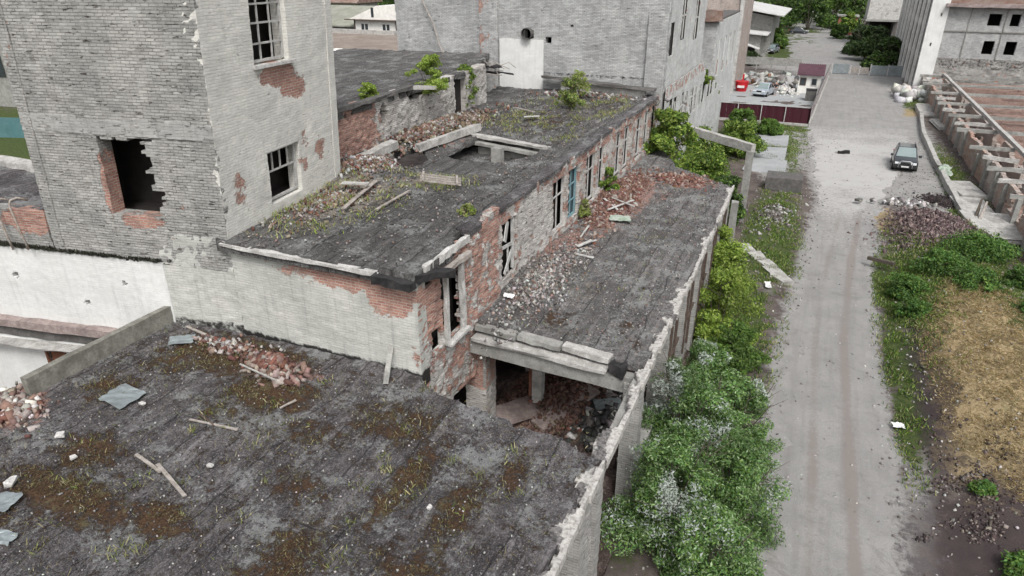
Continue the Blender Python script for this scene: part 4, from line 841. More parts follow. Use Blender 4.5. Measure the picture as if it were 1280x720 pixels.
# inside the opening: rubble floor
ox, oy = np.meshgrid(np.arange(-13, -2.9, .15), np.arange(12.4, 27, .15)); oz = .1+.55*blob(ox, oy, -6.2, 21.2, 1.8, 2.6, .7)+.5*fbm(ox*1.2, oy*1.2, 154)
n0 = ox.shape[1]; jj, ii = np.meshgrid(np.arange(ox.shape[0]-1), np.arange(n0-1), indexing='ij'); a = (jj*n0+ii).ravel()
cc = np.zeros(ox.shape+(4,)); cc[..., 3] = 1; cc[..., 1] = .75*blob(ox, oy, -7.2, 20.0, 2.0, 3.5, .5); cc[..., 0] = .25
tag(part('rubble_floor', mesh_np('rubble_floor', np.stack([ox, oy, oz], -1).reshape(-1, 3), np.stack([a, a+1, a+1+n0, a+n0], 1), np.stack([ox, oy, 0*ox], -1).reshape(-1, 3), cc.reshape(-1, 4)), 'rubble_ground', None, True), kind='structure')
for k, (a_, b2, w2) in enumerate((((-8.2, 17.6, .9), (-6.9, 20.4, .35), 1.1), ((-6.9, 18.2, .5), (-5.6, 20.6, 1.0), .7), ((-7.9, 20.8, .6), (-6.6, 23.0, 1.3), .9))): MB().bar(a_, b2, w2, .14, seg=4, jit=.03).part('fallen_slab', 'pink_ledge', annex)
# freestanding frame beyond the annex
pf = thing('concrete_gantry', 'leaning freestanding concrete post and beam behind the annex roof', 'frame', (-3, 44, 0))
MB().bar((-3.0, 44.6, 0), (-3.0, 44.2, 4.75), .42, .42, up=(1, 0, 0), seg=8, jit=.012).part('post', 'concrete', pf)
MB().bar((-8.0, 48.0, 5.05), (-2.85, 44.2, 4.9), .38, .5, seg=8, jit=.02).part('beam', 'pale_concrete', pf)
MB().bar((-7.7, 47.6, 5.1), (-7.9, 42.6, 4.9), .2, .22, seg=6, jit=.02).part('brace', 'pale_concrete', pf)
MB().bar((-2.95, 38.0, 0), (-2.95, 37.7, 3.4), .36, .36, up=(1, 0, 0), seg=5, jit=.02).part('post', 'concrete', pf)
# =================================================================== FAR TALL BUILDING
tall = thing('factory_hall', 'tall pale grey brick hall with slit windows behind the grassy roof', 'building', (-18, 49, 0))
def fm(u, z):
    x = -26.7+u; e = .12+0*u; e = np.maximum(e, .7*blob(x, z, -19.9, 12.2, .35, 2.2, .5)*(.5+.8*vn(x*3, z*2, 5))); e = np.maximum(e, .4*np.clip(1-(z-8.7)/.3, 0, 1))
    d = .5*blob(x, z, -20.35, 10.2, .12, 1.8)+.75*np.exp(-((z-8.95+.0*(x+8.5))/.12)**2)*(x > -16)+.6*np.exp(-((z-9.05)/.1)**2)*(x < -16); return e, d
def fh(u, z):
    x = -26.7+u; r = ((x+17.0)/.33)**2+((z-11.3)/.33)**2 < 1
    for a, b_, q in ((-19.85, 10.1, .16), (-19.6, 9.7, .13), (-19.75, 10.3, .1), (-15.7, 10.9, .2), (-14.2, 11.8, .1), (-24, 9.4, .12)): r |= (((x-a)/q)**2+((z-b_)/q)**2 < 1)
    return r
wall('wall', 'far_brick', (-26.7, 42.05), (-8.3, 42.05), 5, 16.5, .5, cu=.2, cv=.125, hole=fh, mask=fm, rough=.03, parent=tall, seed=200)
wall('plaster_patch', 'white_plaster', (-19.0, 41.95), (-16.0, 41.95), 7.9, 10.95, .1, cu=.2, cv=.16, mask=lambda u, z: (.25*np.clip(1-(z-7.9)/.5, 0, 1), .5*np.clip((z-10.8)/.15, 0, 1)), parent=tall)
wall('pilaster', 'far_brick', (-9.45, 41.8), (-8.3, 41.8), 7, 12.7, .3, cu=.13, cv=.125, mask=lambda u, z: (.15+0*u, 0*u), rough=.03, parent=tall)
wall('pilaster', 'far_brick', (-20.4, 41.9), (-19.1, 41.9), 7, 16.5, .2, cu=.13, cv=.125, mask=lambda u, z: (.12+.5*vn(u*2, z, 9), .5*np.clip(1-u/.4, 0, 1)), rough=.04, parent=tall)
MB().tube([(-17.05, 41.6, 11.3), (-17.05, 42.4, 11.3)], .34, 12, cap=False).part('pipe', 'dark_concrete', tall)
MB().bar((-15.8, 41.5, 8.85), (-8.6, 41.2, 8.45), .7, .12, seg=12, jit=.05).part('ledge', 'dark_concrete', tall)
MB().bar((-14.6, 41.55, 8.25), (-9.2, 41.3, 8.15), .2, .75, seg=8, jit=.02).part('fascia', 'white_trim', tall)
MB().tube([(-24.5, 41.8, 13.2), (-23.6, 41.7, 11.6), (-23.2, 41.6, 10.4), (-22.4, 41.4, 9.3), (-22.0, 41.0, 8.9)], .05, 6).part('cable', 'old_wood', tall)
def fr_hole(u, z):
    y = 42+u; r = np.zeros(u.shape, bool)
    for a, b_, z0, z1 in ((42.6, 43.7, 10.2, 12.1), (46.0, 47.4, 10.9, 14.6), (50.8, 52.3, 10.5, 14.6)): r |= (y > a) & (y < b_) & (z > z0) & (z < z1)
    return r
wall('wall', 'far_white', (-8.3, 42.05), (-8.3, 55.4), 8.2, 16.5, .05, cu=.2, cv=.125, hole=fr_hole, mask=lambda u, z: (.3+0*u, .1+0*u), rough=.03, parent=tall, seed=201)
def fl_hole(u, z):
    y = 42+u; r = np.zeros(u.shape, bool)
    for a in (43.3, 44.8, 47.4, 49.0, 51.2, 52.8, 55.0, 56.6, 59.5, 61.1, 64): r |= (y > a) & (y < a+1.1) & (z > 5.2) & (z < 7.6-.06*(y-44))
    return r
wall('wall', 'far_white', (-8.1, 42.0), (-8.1, 70), 0, 8.5, .05, cu=.2, cv=.125, hole=fl_hole, mask=lambda u, z: (.3+.2*(z > 7.8), .12+0*u), rough=.03, parent=tall, seed=202, top=lambda u: np.interp(u, [0, 13, 16, 20, 28], [8.4, 8.6, 7.2, 6.2, 4.5])+.2*vn(u*3, u*0, 3))
MB().poly([(-8.2, 42.5, 0), (-8.2, 69.5, 0), (-8.2, 69.5, 4.3), (-8.2, 56, 7.0), (-8.2, 42.5, 8)]).part('inner_wall_or_shade_sheet', 'dark_void', tall); MB().poly([(-8.4, 42.5, 8.3), (-8.4, 55.2, 8.3), (-8.4, 55.2, 16), (-8.4, 42.5, 16)]).part('inner_wall_or_shade_sheet', 'dark_void', tall)  # dark sheets added close behind the window holes in place of interior shade
for a in (43.3, 44.8, 47.4, 49.0, 51.2, 52.8, 55.0):
    f = MB(); f.bar((-8.14, a, 6.5), (-8.14, a+1.1, 6.5), .06, .08); f.bar((-8.14, a+.55, 5.2), (-8.14, a+.55, 7.2), .06, .06, up=(1, 0, 0)); f.part('window_frame', 'white_frame', tall)
for a, z0 in ((46.0, 10.9), (50.8, 10.5)):
    f = MB(); f.bar((-8.34, a, z0+1.4), (-8.34, a+1.4, z0+1.4), .06, .1); f.bar((-8.34, a+.7, z0), (-8.34, a+.7, 14.6), .06, .07, up=(1, 0, 0)); f.part('window_frame', 'white_frame', tall)
MB().box((-26.5, 42.6, 16.3), (-8.5, 55.3, 16.4)).part('roof', 'dark_void', tall); MB().box((-26.5, 55.3, 5), (-8.5, 55.4, 16.3)).part('inner_wall_or_shade_sheet', 'dark_void', tall); MB().box((-26.7, 42.2, 5), (-26.6, 55.4, 16.3)).part('inner_wall_or_shade_sheet', 'dark_void', tall); MB().box((-26.5, 42.6, 10), (-8.9, 55.2, 10.1)).part('floor', 'dark_void', tall)
f = MB(); f.box((-25, 55.6, 0), (-8.8, 69.5, 4.3)); f.part('rear_wing', 'inner_brick', tall)
# building behind: grey box with red-brown roof edge, then pinkish brick tower
rear = thing('workshop', 'grey workshop with a rusty red roof edge between the tall hall and pink brick house', 'building', (-16, 80, 0))
wall('wall', 'far_brick', (-20, 72), (-9.5, 72), 0, 10.3, .4, cu=.3, cv=.2, mask=lambda u, z: (.1+0*u, .1+0*u), parent=rear)
wall('wall', 'far_white', (-9.5, 72), (-9.5, 90), 0, 10.3, .15, cu=.3, cv=.2, hole=lambda u, z: (z > 5) & (z < 8.5) & ((u % 4) > 2.2), mask=lambda u, z: (.25+0*u, .1+0*u), parent=rear)
MB().bar((-20, 71.9, 10.9), (-9.2, 71.9, 10.9), .8, 1.0, seg=10, jit=.08).part('roof_edge', 'rusty_edge', rear)
MB().box((-20, 72.3, 10.3), (-9.6, 90, 10.5)).part('roof', 'dark_concrete', rear)
pink = thing('brick_house', 'pinkish brick building with a pale patch, left of the walled yard', 'building', (-13, 105, 0))
def pkh(u, z): return ((z > 8.6) & (z < 9.1) & (u > 2.0) & (u < 2.6)) | ((z > 8.4) & (z < 8.9) & (u > 4.6) & (u < 5.1))
wall('wall', 'pink_brick', (-15.6, 96), (-10.2, 96), 0, 15, .5, cu=.2, cv=.16, hole=pkh, mask=lambda u, z: (.55-.5*(z > 6.6), .05+0*u), rough=.04, parent=pink, seed=210)
wall('plaster_patch', 'white_plaster', (-13.0, 95.9), (-11.0, 95.9), 4.2, 7.0, .1, cu=.2, cv=.16, parent=pink)
wall('wall', 'pink_brick', (-10.2, 96), (-10.2, 112), 0, 15, .5, cu=.3, cv=.2, mask=lambda u, z: (.35+0*u, .1+0*u), parent=pink)
MB().box((-10.25, 95.7, 0), (-9.8, 96.2, 15), jit=.03).part('corner_pier', 'white_trim', pink)
MB().box((-15.6, 96.4, 14.6), (-10.4, 112, 15)).part('roof', 'dark_concrete', pink)
shed = thing('shed', 'grey shed with a broad pale sheet roof and two small lean-to roofs', 'shed', (-14, 150, 0))
f = MB(); f.prism([(-22, 0), (-9.4, 0), (-9.4, 6.6), (-22, 9)], 146, 168, 'y'); f.part('wall', 'concrete', shed)
MB().prism([(-22.5, 9.3), (-7.4, 6.9), (-7.4, 7.1), (-22.5, 9.6)], 143, 170, 'y').part('roof', 'light_roof', shed)
MB().prism([(-20, 0), (-10.5, 0), (-10.5, 3.9), (-20, 4.2)], 139, 145.8, 'y').part('lean_to', 'concrete', shed)
MB().prism([(-20, 4.6), (-9.4, 3.9), (-9.4, 4.1), (-20, 4.8)], 138, 145.9, 'y').part('lean_to_roof', 'light_roof', shed)
MB().bar((-12.8, 137.2, 2.5), (-10.4, 137.2, 1.7), 2.2, .12).part('porch_roof', 'light_roof', shed)
MB().box((-12.6, 137.9, 0), (-11.3, 138.9, 1.9)).part('door', 'dark_void', shed)
# =================================================================== WALLED YARD
yf = MB(); yf.poly([(-10.3, 78.2, .035), (-.1, 78.3, .035), (1.5, 117, .035), (-10.3, 117, .035)]); tag(yf.part('yard', 'yard_paving'), kind='structure')
fence = thing('metal_fence', 'maroon sheet metal fence with pale posts around the yard', 'fence', (-4, 78, 0))
for a, b_, lb in (((-9.6, 78), (0, 78), 'front run'), ((0, 78), (1.6, 117), 'side run')):
    a = Vector((*a, 0)); b_ = Vector((*b_, 0)); n = round((b_-a).length/2.35); sh = MB()
    for k in range(n*6):
        p = a.lerp(b_, k/(n*6)); q = a.lerp(b_, (k+1)/(n*6)); off = Vector((0, .05 if k % 2 else 0, 0)); sh.poly([p+off+Vector((0, 0, .25)), q+off+Vector((0, 0, .25)), q+off+Vector((0, 0, 1.85)), p+off+Vector((0, 0, 1.85))])
    sh.part('panel', 'maroon_metal', fence)
    MB().bar(a+Vector((0, 0, .12)), b_+Vector((0, 0, .12)), .3, .26).part('footing', 'pale_concrete', fence)
    MB().bar(a+Vector((0, 0, 1.88)), b_+Vector((0, 0, 1.88)), .08, .06).part('rail', 'post_metal' if b_.y < 80 else 'dark_concrete', fence)
    for k in range(n+1): p = a.lerp(b_, k/n); MB().bar(p+Vector((0, -.07, 0)), p+Vector((0, -.07, 1.9)), .1, .08, up=(1, 0, 0)).part('post', 'post_metal', fence)
booth = thing('guard_booth', 'small white guard booth with a purple tiled roof in the yard corner', 'booth', (-.8, 101, 0))
f = MB(); f.box((-2.1, 100, 0), (.6, 102.6, 2.5)); f.part('wall', 'booth_white', booth)
for x in (-1.55, -.2):
    f = MB(); f.box((x-.38, 99.93, 1.05), (x+.38, 100, 2.0)); w0 = f.part('window', 'dark_wood' if x < -1 else 'white_frame', booth); MB().box((x-.28, 99.9, 1.15), (x+.28, 99.935, 1.9)).part('pane', 'glass_dark', w0)
rf = MB(); rf.prism([(99.5, 2.45), (101.3, 3.6), (103.1, 2.45), (103.1, 2.35), (99.5, 2.35)], -2.4, .9, 'x'); rp = rf.part('roof', 'roof_tile_red', booth)
f = MB()
for k in range(12): x = -2.35+k*.28; f.bar((x, 99.5, 2.5), (x, 101.3, 3.64), .07, .05)
f.part('roof_rib', 'roof_tile_red', rp)
t = thing('water_tank', 'black box standing at the yard fence in front of the booth', 'tank', (-.4, 94.5, 0)); MB().box((-.9, 94, 0), (.3, 95.2, 1.3), jit=.03).part('body', 'dark_concrete', t); MB().box((-.95, 93.95, 1.3), (.35, 95.25, 1.38)).part('lid', 'tar', t)
t = thing('plastic_tank', 'bright red plastic tub with white marks in the yard', 'tub', tuple(atz(926, 114)))
p = atz(926, 114); MB().tube([p, p+Vector((0, 0, .6)), p+Vector((0, 0, 1.25))], [.65, .8, .85], 14).part('body', 'red_plastic', t); MB().tube([p+Vector((0, 0, 1.2)), p+Vector((0, 0, 1.32))], [.88, .88], 14).part('rim', 'red_plastic', t)
MB().box((p.x-.45, p.y-.86, .55), (p.x+.45, p.y-.78, .85)).part('mark', 'white_paint_mark', t)
p = atz(927, 112); MB().bar(p+Vector((0, 0, 1.2)), p+Vector((.05, 0, 2.0)), .16, .16, up=(1, 0, 0), jit=.03).part('handle', 'red_plastic', t)
# concrete panel fence behind the yard, sheet gate across the road
def panelfence(name, label, x0, x1, y, z0, z1, mat, n, cat='fence', rails=False):
    t = thing(name, label, cat, ((x0+x1)/2, y, 0))
    for k in range(n):
        a = x0+(x1-x0)*k/n; b_ = x0+(x1-x0)*(k+1)/n; o = MB().box((a+.06, y-.05, z0), (b_-.06, y+.05, z1-.1*random.random()), jit=.02).part('panel', mat, t)
        MB().bar((a, y-.02, 0), (a, y-.02, z1+.1), .16, .16, up=(1, 0, 0)).part('post', 'concrete' if not rails else 'post_metal', t)
    return t
panelfence('concrete_fence', 'grey concrete panel fence at the back of the yard', -11.5, -2.5, 121, .9, 2.1, 'concrete', 4)
panelfence('sheet_fence', 'short blue grey sheet metal fence section beside the road gap', 2.0, 4.4, 121.5, .15, 1.6, 'sheet_metal', 1, rails=True)
panelfence('sheet_fence', 'pale slatted fence section between two blue grey metal sheets', 4.6, 7.2, 121.8, .3, 1.2, 'old_wood', 2, rails=True)
panelfence('sheet_fence', 'long blue grey sheet metal fence section reaching the white building', 7.4, 12.2, 122, .1, 1.6, 'sheet_metal', 2, rails=True)
# =================================================================== RIGHT BUILDING
rb = thing('factory_hall', 'pale panelled building with four dark windows, back right', 'building', (18, 125, 0))
def rbh(u, z):
    x = 12.2+u; r = np.zeros(u.shape, bool)
    for a, b_, z0, z1 in ((18.6, 19.9, 8.4, 9.9), (21, 22, 8.4, 9.9), (18.7, 20, 5.0, 6.6), (21.1, 22.3, 5.0, 6.6), (23.6, 24.8, 5, 6.6), (23.6, 24.8, 8.4, 9.9)): r |= (x > a) & (x < b_) & (z > z0) & (z < z1)
    return r
wall('wall', 'far_brick', (12.2, 108), (32, 108), 4.4, 10.6, .5, cu=.2, cv=.2, hole=rbh, mask=lambda u, z: (.05+0*u, .25*(np.abs(z-7.5) < .12)+.25*(np.abs(u % 4.6) < .1)), rough=.02, parent=rb, seed=220)
for k in range(5): MB().bar((16.6+k*3.9, 107.93, 4.5), (16.6+k*3.9, 107.93, 10.5), .14, .1, up=(1, 0, 0)).part('panel_joint', 'concrete', rb)
MB().bar((13.9, 107.92, 7.7), (32, 107.92, 7.7), .12, .16).part('panel_joint', 'concrete', rb)
wall('lower_wall', 'stone_grey_brick', (13.0, 107.9), (32, 107.9), 0, 4.4, .5, cu=.25, cv=.16, mask=lambda u, z: (.35+0*u, .45*(z > 3)+.1), rough=.12, parent=rb, seed=221)
wall('corner_pier', 'white_plaster', (12.0, 107.7), (14.0, 107.7), 0, 13, .5, cu=.2, cv=.2, hole=lambda u, z: (((u-1.3)/.16)**2+((z-9.6)/.2)**2 < 1) | (((u-1.0)/.14)**2+((z-7.2)/.14)**2 < 1) | (((u-.9)/.2)**2+((z-6.0)/.1)**2 < 1), mask=lambda u, z: (.1+0*u, .2*(u > 1.75)), rough=.02, parent=rb)
MB().bar((13.6, 107.5, 10.75), (32, 107.5, 10.75), 1.2, .4, seg=20, jit=.05).part('cornice', 'pink_trim' if 'pink_trim' in MATS else 'dark_concrete', rb)
MB().bar((13.2, 108.2, 11.5), (32, 108.2, 11.5), .8, 1.2, seg=12, jit=.05).part('parapet', 'rusty_edge', rb)
wall('wall', 'far_white', (12.15, 150), (12.15, 107.9), 0, 12.5, .12, cu=.4, cv=.3, hole=lambda u, z: (z > 1.2) & (z < 11.5) & (np.abs((u % 2.8)-1.4) < 1.0) & (np.abs((z % 4)-2.2) < 1.6), mask=lambda u, z: (.1+0*u, .1+0*u), parent=rb)
MB().poly([(12.35, 109, 0), (12.35, 150, 0), (12.35, 150, 12), (12.35, 109, 12)]).part('inner_wall_or_shade_sheet', 'dark_void', rb)  # added dark sheet that makes the openings of this face look black
for k in range(8): MB().box((11.78, 110.5+k*5.2, 0), (12.1, 111.3+k*5.2, 12.6), jit=.02).part('pilaster', 'booth_white', rb)
MB().box((12.6, 109, 10.6), (32, 150, 10.8)).part('roof', 'dark_void', rb); MB().box((12.6, 112, .2), (32, 112.1, 10.6)).part('inner_wall_or_shade_sheet', 'dark_void', rb); MB().box((12.6, 109, 7.2), (32, 112, 7.3)).part('floor', 'dark_void', rb)
br_ = thing('overpass_block', 'white block raised over a dark passage at the end of the street', 'building', (10.5, 172, 0))
f = MB(); f.box((7.6, 170, 5.3), (13.9, 182, 13), jit=.05); f.part('upper_floor', 'white_trim', br_); MB().box((7.4, 169.8, 4.9), (14, 182, 5.3)).part('slab', 'concrete', br_)
f = MB(); f.box((7.7, 171, 0), (8.3, 171.6, 4.95)); f.box((13.2, 176, 0), (13.9, 182, 4.95)); f.part('leg', 'dark_concrete', br_); MB().box((8.3, 181, 0), (13.2, 181.2, 4.95)).part('back_wall', 'dark_void', br_)
rh = thing('ruined_hut', 'small overgrown brick hut at the end of the street', 'hut', (4.5, 200, 0)); f = MB(); f.box((2.5, 198, 0), (6.8, 202, 4.2), jit=.15); f.part('wall', 'brick_red', rh); MB().box((2.2, 197.6, 4.2), (7.1, 202.4, 4.5), jit=.1).part('roof', 'concrete', rh); MB().box((3.6, 197.9, 0), (4.6, 198.1, 2.2)).part('door', 'dark_void', rh)
# =================================================================== ROOFLESS RUIN (right)
ru = thing('roofless_ruin', 'roofless ruin of brick bays with rows of concrete beams along the road', 'ruin', (14, 75, 0))
def rum(u, z): return .32+.4*vn(u*.35, z*.3, 231), .1+0*u
wall('wall', 'pink_brick', (12.85, 108), (12.85, 34), 0, 2.25, .3, cu=.2, cv=.1, hole=lambda u, z: (fbm(u*.25, z*.25, 232) > .70) & (z > .8), top=lambda u: 1.95+.4*fbm(u*.45, u*0, 233), mask=rum, rough=.05, parent=ru, seed=230)
ends = [87.0, 83.5, 80.2, 76.8, 73.2, 70, 66.5, 63.2, 59.6, 56.2, 52.8, 49.2, 45.8, 42.3, 39, 35.5]
for k, y in enumerate([105, 101.5, 98, 94.5, 91]+ends):
    y += random.uniform(-.35, .35)
    if k in (3, 11): continue
    MB().bar((12.76+random.uniform(-.03, .03), y+random.uniform(-.1, .1), 0), (12.76+random.uniform(-.03, .03), y, 2.15-.35*(k % 5 == 2)), .26, .28, up=(1, 0, 0), seg=3, jit=.02).part('post', 'concrete', ru)
    lr = 30 if (y > 66 and k % 2 == 0) or y in (49.2,) else (15.4 if y > 53 else 20)
    MB().bar((11.95+.35*random.random(), y+random.uniform(-.2, .2), 2.24+.14*random.random()), (lr-random.random()*1.5, y+random.uniform(-.25, .25), 2.36-.1*random.random()), .22, .28, seg=8, jit=.035).part('beam', 'pale_concrete' if k % 2 else 'concrete', ru)
MB().bar((15.0, 106, 2.6), (15.0, 57, 2.6), .32, .3, seg=20, jit=.03).part('long_beam', 'pale_concrete', ru)
MB().bar((15.0, 57, 2.6), (14.7, 34, 2.5), .3, .3, seg=10, jit=.03).part('long_beam', 'pale_concrete', ru)
wall('inner_wall_or_shade_sheet', 'pink_brick', (15.1, 106), (15.1, 60), 0, 2.1, .3, cu=.25, cv=.15, hole=lambda u, z: (fbm(u*.4, z*.5, 234) > .6), mask=lambda u, z: (.2+0*u, .1+0*u), rough=.04, parent=ru)
for k, y in enumerate((104, 99.3, 95, 90.5, 86, 81.4, 77, 72.5, 68)):
    wall('cross_wall', 'inner_red', (15.3, y), (34, y+.6), 0, 1.8+.2*(k % 2), .45, cu=.3, cv=.15, mask=lambda u, z: (.75+0*u, .1+.25*(z > 1.6)), rough=.07, parent=ru, seed=235+k, top=lambda u: 1.65+.3*fbm(u*.8, u*0, 236)+0*u)
g = MB(); g.box((14, 108, 0), (34, 108.2, 3)); g.part('back_wall', 'brick_red', ru)
n = 900; P = np.stack([rng.uniform(13, 30, n), rng.uniform(36, 106, n), rng.uniform(0, .4, n)], 1)
o = chunks('rubble', P, rng.uniform(.1, .45, (n, 3)), pal(n, BRICKC+GREYC+[(.15, .1, .08)]*4), ru)
# left edge kerb wall and ledge slabs
kb = thing('kerb_wall', 'cracked low concrete retaining kerb along the right edge of the road', 'kerb', (10.9, 65, 0))
pts = [atz(1150, 146), atz(1153, 170), atz(1168, 205), atz(1186, 240), atz(1204, 275), atz(1212, 300)]; pts = [atz(1145, 135)]+pts
for a, b_ in zip(pts, pts[1:]): MB().bar(a+Vector((0, 0, .22)), b_+Vector((0, 0, .22)), .35, .6, seg=5, jit=.03).part('kerb_stone', 'pale_concrete', kb)
for i, (px, py, sx, sy, rz, z, lb) in enumerate(((1243, 292, 1.5, 3.2, .1, .55, 'big flat concrete slab lying beside the sticks and bark heap'), (1205, 240, .9, 2.6, .2, .3, 'broken grey ledge slab below the roofless ruin, nearest the white tarp'), (1215, 262, 1.0, 2.4, .15, .3, 'mossy ledge slab between the ruin and the kerb, just above the two sticks'), (1165, 140, 1.2, 5, 0, .25, 'pale rubble slab at the far end of the kerb'), (1178, 158, .8, 3.2, .1, .35, 'tilted pale slab beside the far ruin bays'))):
    p = atz(px, py); rot = Matrix.Translation(p) @ Matrix.Rotation(rz, 4, 'Z') @ Matrix.Rotation(random.uniform(-.06, .06), 4, 'X')
    f = MB(); f.box((-sx, -sy/1.4, z-.28), (sx, sy/1.4, z), rot=rot, jit=.08); o = f.part('concrete_slab', 'pale_concrete'); settle(o); tag(o, lb, 'slab')
for i, (a, b_, lb) in enumerate((((1213, 284), (1222, 262), 'shorter of two bare sticks leaning on the slab'), ((1217, 287), (1232, 268), 'longer pale stick leaning out of the bark heap'))):
    p = atz(*a); q = atz(*b_, .0); q = p+(q-p)*.3+Vector((.2, .3, 1.5)); f = MB(); f.tube([p, p.lerp(q, .5)+Vector((.05, 0, 0)), q], [.12, .1, .06], 6); o = f.part('stick', 'bark' if i == 0 else 'old_wood'); settle(o); tag(o, lb, 'stick')
# tarp draped over the kerb
tp = MB(); p = atz(1180, 222); nn = 9
vs = [[p+Vector((-.35+.8*i/nn+.12*math.sin(j*1.7), -.2+2.4*j/nn, .1+.6*math.sin(math.pi*j/nn)*(1-.5*abs(i/nn-.4))+.16*random.random())) for i in range(nn+1)] for j in range(nn+1)]
base = len(tp.v); tp.v += [v for r in vs for v in r]; tp.f += [(j*(nn+1)+i, j*(nn+1)+i+1, (j+1)*(nn+1)+i+1, (j+1)*(nn+1)+i) for j in range(nn) for i in range(nn)]
o = tp.part('tarpaulin', 'cloth_white'); settle(o); tag(o, 'crumpled white and green tarpaulin draped over the kerb near the black car', 'tarpaulin')
# white sacks heap
C = atz(1140, 118); P = np.stack([rng.normal(C.x-.3, 1.5, 60), rng.normal(C.y-3.5, 1.4, 60), rng.uniform(.1, .9, 60)], 1)
o = chunks('sack_heap', P, rng.uniform(.5, 1.0, (60, 3)), pal(60, [(.6, .6, .58), (.5, .5, .48), (.55, .54, .5)]), None, .4, label='heap of white sacks and rubble at the far edge of the road', cat='heap')
# =================================================================== GROUND THINGS LEFT OF ROAD
f = MB(); f.box((-2.2, 52.6, 0), (.35, 54.6, 1.0), jit=.03); o = f.part('concrete_block', 'dark_concrete', bevel=.03); settle(o); tag(o, 'dark hollow looking concrete block beside the road', 'block')
st = [atz(933, 312), atz(946, 322), atz(958, 332), atz(968, 342), atz(978, 352)]
for k, lb in enumerate(('farthest of five pale slabs laid in a row like steps beside the yellow green bush', 'second farthest slab of the row of five beside the road', 'middle slab of the row of five pale slabs beside the road', 'fourth slab of the row of five, second nearest the camera', 'nearest slab of the row of five pale slabs beside the road')):
    f = MB(); dd = st[4]-st[0]; rot = Matrix.Translation(st[k]+Vector((0, 0, .12))) @ Matrix.Rotation(math.atan2(dd.y, dd.x)+random.uniform(-.07, .07), 4, 'Z') @ Matrix.Rotation(random.uniform(-.06, .06), 4, 'Y'); ln = dd.length/8*random.uniform(.86, .97); wd = random.uniform(.34, .5); f.box((-ln, -wd, -.12), (ln, wd, .06), rot=rot, jit=.06); o = f.part('concrete_slab', 'pale_concrete'); settle(o); tag(o, lb, 'slab', 'row of pale slabs beside the road')
for k, (px, py, lb) in enumerate(((963, 176, 'farthest pale paving slab beside the yard fence'), (958, 192, 'middle pale paving slab between fence and dark block'), (956, 208, 'nearest pale paving slab just behind the dark block'))):
    p = atz(px, py); f = MB(); f.box((p.x-1.5, p.y-2.2, -.05), (p.x+1.6, p.y+2.2, .12), jit=.12); o = f.part('paving_slab', 'yard_paving'); settle(o); tag(o, lb, 'slab')
p = atz(1054, 192); f = MB(); f.bar(p+Vector((-.5, -.1, .1)), p+Vector((.5, .2, .18)), .5, .2, seg=3, jit=.1); o = f.part('rubber_scrap', 'tyre_rubber'); settle(o); tag(o, 'dark scrap of rubber lying alone on the pale road', 'scrap')
p = atz(1010, 366)
